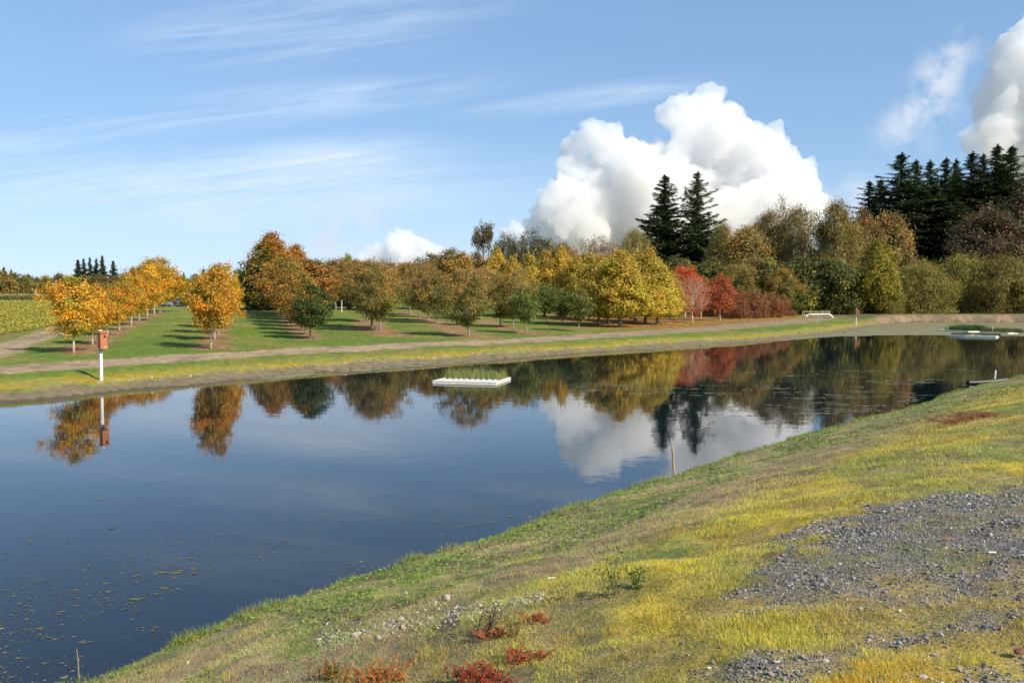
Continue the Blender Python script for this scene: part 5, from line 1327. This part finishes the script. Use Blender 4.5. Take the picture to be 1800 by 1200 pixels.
red_plant(665, 1198, .17, 34, 'orange red fern leaved plant at the bottom edge, left', [(.52, .16, .04), (.46, .08, .03), (.54, .24, .05), (.24, .20, .05), (.30, .09, .04)], 11)
red_plant(583, 1196, .10, 14, 'green leaved plant tinged with orange at the bottom edge', [(.14, .18, .03), (.30, .20, .03), (.55, .22, .04), (.10, .13, .03)], 12, .12)
red_plant(845, 1192, .17, 34, 'crimson fern leaved plant at the bottom edge below the dry weed', RD, 13)
red_plant(925, 1158, .11, 18, 'scarlet creeping plant right of the crimson fern leaved plant', RD, 14, .06)
red_plant(865, 1128, .10, 14, 'red leaved plant at the foot of the dry dark weed', RD, 15, .06)
red_plant(945, 1095, .10, 9, 'sparse red sprig in the yellow grass above the scarlet creeper', RD, 16, .04)
for i, (u, v, wd) in enumerate([(1715, 733, .55), (1690, 741, .5), (1740, 728, .45)]):
    red_plant(u, v, wd, 90, ['rusty red weed patch far up the near bank', 'lower left part of the far rusty red weeds, as a patch of its own', 'right hand rusty red weed clump on the far near bank'][i], [(.35, .09, .04), (.28, .12, .05), (.22, .16, .05)], 20 + i, .05)
rng = np.random.default_rng(310)
v_, f_ = ico()
SP = [(785, 1060, 16), (765, 1068, 10), (705, 1093, 12), (690, 1097, 11), (675, 1102, 9), (659, 1106, 8), (640, 1112, 9), (733, 1084, 10), (803, 1068, 6), (890, 1054, 8), (922, 1073, 7), (963, 1060, 10), (935, 1068, 5), (714, 1046, 6), (668, 1044, 6), (575, 1106, 7), (512, 1103, 6), (528, 1121, 5), (330, 1163, 8), (555, 1130, 6), (748, 1080, 6), (613, 1118, 6), (627, 1122, 7), (870, 1056, 5), (843, 1034, 4), (818, 1075, 6)]
for i, (u, v, s_) in enumerate(SP):
    x, y = ground_at(u, v); s = s_ / 2 / FPX * y; mb = MB()
    q = v_ * rng.uniform(.7, 1.25, (12, 1)) * np.array([1.15, .9, .6]) * s; q = q @ rand_rot(rng, 1)[0].T
    col = np.array([.40, .345, .28]) * rng.uniform(.75, 1.15)
    q = q * 1.15; mb.add(q + np.array([x, y, H1(x, y) + s * .45]), f_, col); o = mb.build('rock', M['stone'])
    sb = o.modifiers.new('sub', 'SUBSURF'); sb.levels = sb.render_levels = 1; sb.subdivision_type = 'SIMPLE'; bv = o.modifiers.new('bevel', 'BEVEL'); bv.width = s * .08
    tag(o, 'pale stone lying in the line of stones along the near bank' if i not in (0, 11, 18) else {0: 'largest pale stone of the line on the near bank', 11: 'brick coloured stone right of the pale stone line', 18: 'lone pale stone low on the bank at lower left'}[i], 'rock', 'pale stones on the near bank')
    if i == 11:
        o.data.color_attributes['Col'].data.foreach_set('color', np.tile([.45, .22, .13, 1], 12).astype(np.float32))
# small pale chips between them
u_ = rng.uniform(560, 960, 1300); P = np.array([ground_at(a, 1122 - (a - 600) * .19 + rng.normal() * 8) for a in u_])
tag(stones('stone_chips', P[:, 0], P[:, 1], .0085 * rng.lognormal(0, .6, 1300), np.array([.38, .33, .27]) * rng.uniform(.5, 1.15, (1300, 1)), 75, 'stone'), kind='stuff')
def flake(nm, u, v, w_, d_, h_, m, label, cat, rz):
    x, y = ground_at(u, v); mb = MB()
    if 'bark' in nm: v_, f_ = ico(); mb.add(v_ * np.random.default_rng(int(u)).uniform(.6, 1.1, (12, 1)) * np.array([w_, d_, h_]) * .6, f_)
    else: mb.box((0, 0, 0), (w_, d_, h_))
    o = mb.build(nm, m, bevel=h_ * .2); o.location = (x, y, H1(x, y) + h_ * .9 + .006); o.rotation_euler = (.08, -.06, rz); tag(o, label, cat)
flake('white_stick', 969, 1018, .075, .013, .012, M['white'], 'short white stick lying in the grass mid bank', 'stick', .15)
flake('paper_scrap', 1744, 974, .05, .02, .006, M['white'], 'small white scrap on the gravel at right', 'scrap', -.1)
flake('bark_piece', 1662, 951, .09, .035, .018, plain('rusty bark', (.28, .11, .05), .9), 'reddish brown bark piece lying on the gravel', 'bark', .05)
flake('bark_piece', 1790, 1157, .08, .05, .03, plain('dark rusty bark', (.16, .06, .03), .9), 'dark rusty bark chunk at the right edge of the gravel', 'bark', .5)

# ---------------------------------------------------------------- cumulus: heaps of displaced puffs several kilometres off
def cloud_mat():
    m, n = mat('sunlit cloud')
    v = n('ShaderNodeVolumePrincipled', {'Color': (0.985, 0.985, 0.988, 1), 'Density': 0.013, 'Anisotropy': 0.0})
    n('ShaderNodeOutputMaterial', {'Volume': v.outputs[0]})
    return m
M['cloud'] = cloud_mat()
def cloud(name, lobes, dist, label, seed, voxel=9.0, kids=7):
    rng = np.random.default_rng(seed); k = dist / FPX; mb = MB()
    v_, f_ = ico()
    # one subdivision of the icosahedron for rounder puffs
    ed = {}; vv = [tuple(q) for q in v_]; ff = []
    def mid(a, b):
        key = (min(a, b), max(a, b))
        if key not in ed: p = np.array(vv[a]) + np.array(vv[b]); vv.append(tuple(p / np.linalg.norm(p))); ed[key] = len(vv) - 1
        return ed[key]
    for a, b, c_ in f_.tolist():
        x1, x2, x3 = mid(a, b), mid(b, c_), mid(c_, a); ff += [(a, x1, x3), (b, x2, x1), (c_, x3, x2), (x1, x2, x3)]
    sv, sf = np.array(vv), np.array(ff)
    def puff(p, r): mb.add(sv * r + p, sf)
    cs = [np.array(ray(u, v)) for u, v, r in lobes]
    ctr = np.array([ray(lobes[0][0], 480)[0] * dist, dist, EYE])
    for (u, v, r), d in zip(lobes, cs):
        R0 = r * k; p = np.array([0, 0, EYE]) + d * dist + np.array([0, rng.uniform(-.6, .6) * R0 * 1.2, 0]); p[1] += R0 * .4
        puff(p, R0 * .92)
        for _ in range(kids):
            q = rnd_unit(rng, 1)[0]; q[1] = -abs(q[1]) * .9; q[2] += .25; q /= np.linalg.norm(q)
            r1 = R0 * rng.uniform(.28, .5); p1 = p + q * R0 * .80; puff(p1, r1)
            for _ in range(4):
                q2 = q + rnd_unit(rng, 1)[0] * .9; q2 /= np.linalg.norm(q2); puff(p1 + q2 * r1 * .85, r1 * rng.uniform(.3, .5))
    o = mb.build(name, M['cloud'])
    rm = o.modifiers.new('remesh', 'REMESH'); rm.mode = 'VOXEL'; rm.voxel_size = voxel; rm.use_smooth_shade = True
    sm = o.modifiers.new('smooth', 'SMOOTH'); sm.factor = .6; sm.iterations = 1
    for nm, ty, sz, st in (('billow', 'CLOUDS', 130, 70), ('billow_fine', 'CLOUDS', 48, 38), ('billow_finest', 'CLOUDS', 22, 9)):
        tx = bpy.data.textures.new(nm, ty); tx.noise_scale = sz; tx.noise_depth = 3; tx.noise_basis = 'VORONOI_F1'
        dm = o.modifiers.new(nm, 'DISPLACE'); dm.texture = tx; dm.texture_coords = 'GLOBAL'; dm.strength = -st; dm.mid_level = .5
    r2 = o.modifiers.new('remesh_again', 'REMESH'); r2.mode = 'VOXEL'; r2.voxel_size = voxel; r2.use_smooth_shade = True      # welds the overlaps the billows leave
    tag(o, label, 'cloud', kind='thing')
cloud('cumulus_cloud', [(1242, 188, 38), (1200, 212, 38), (1178, 205, 26), (1240, 240, 62), (1290, 235, 40), (1318, 262, 42), (1366, 232, 17), (1358, 262, 34), (1385, 300, 40), (1415, 330, 36), (1330, 320, 70),
      (1040, 240, 30), (1012, 262, 32), (1070, 262, 38), (1110, 275, 36), (1145, 290, 50), (1190, 290, 60), (1080, 320, 70), (1010, 330, 50), (975, 365, 40), (1030, 380, 70), (1250, 340, 90), (1150, 370, 90), (1350, 380, 80), (1430, 370, 40), (960, 400, 40), (1100, 420, 80), (1240, 430, 90), (1380, 430, 70), (1000, 430, 60)],
      4200, 'towering white cumulus cloud behind the two tall firs', 401, 7)
cloud('cumulus_cloud', [(1808, 62, 34), (1795, 100, 42), (1825, 130, 70), (1790, 150, 45), (1800, 190, 60), (1770, 220, 46), (1720, 248, 26), (1750, 250, 34), (1830, 240, 80), (1800, 270, 50), (1880, 100, 80), (1900, 200, 110)],
      4000, 'white and grey cumulus cloud cut by the right edge', 402, 9)
cloud('cumulus_cloud', [(692, 418, 15), (712, 416, 16), (728, 428, 18), (700, 438, 24), (745, 440, 20), (668, 446, 20), (640, 455, 18), (770, 450, 20), (710, 462, 40)], 7000, 'small white cumulus low above the reddish orchard trees', 403, 9, 5)
cloud('cumulus_cloud', [(905, 402, 13), (920, 408, 12), (890, 412, 14), (912, 422, 22)], 7000, 'tiny white cumulus puff above the dark oaks', 404, 8, 4)
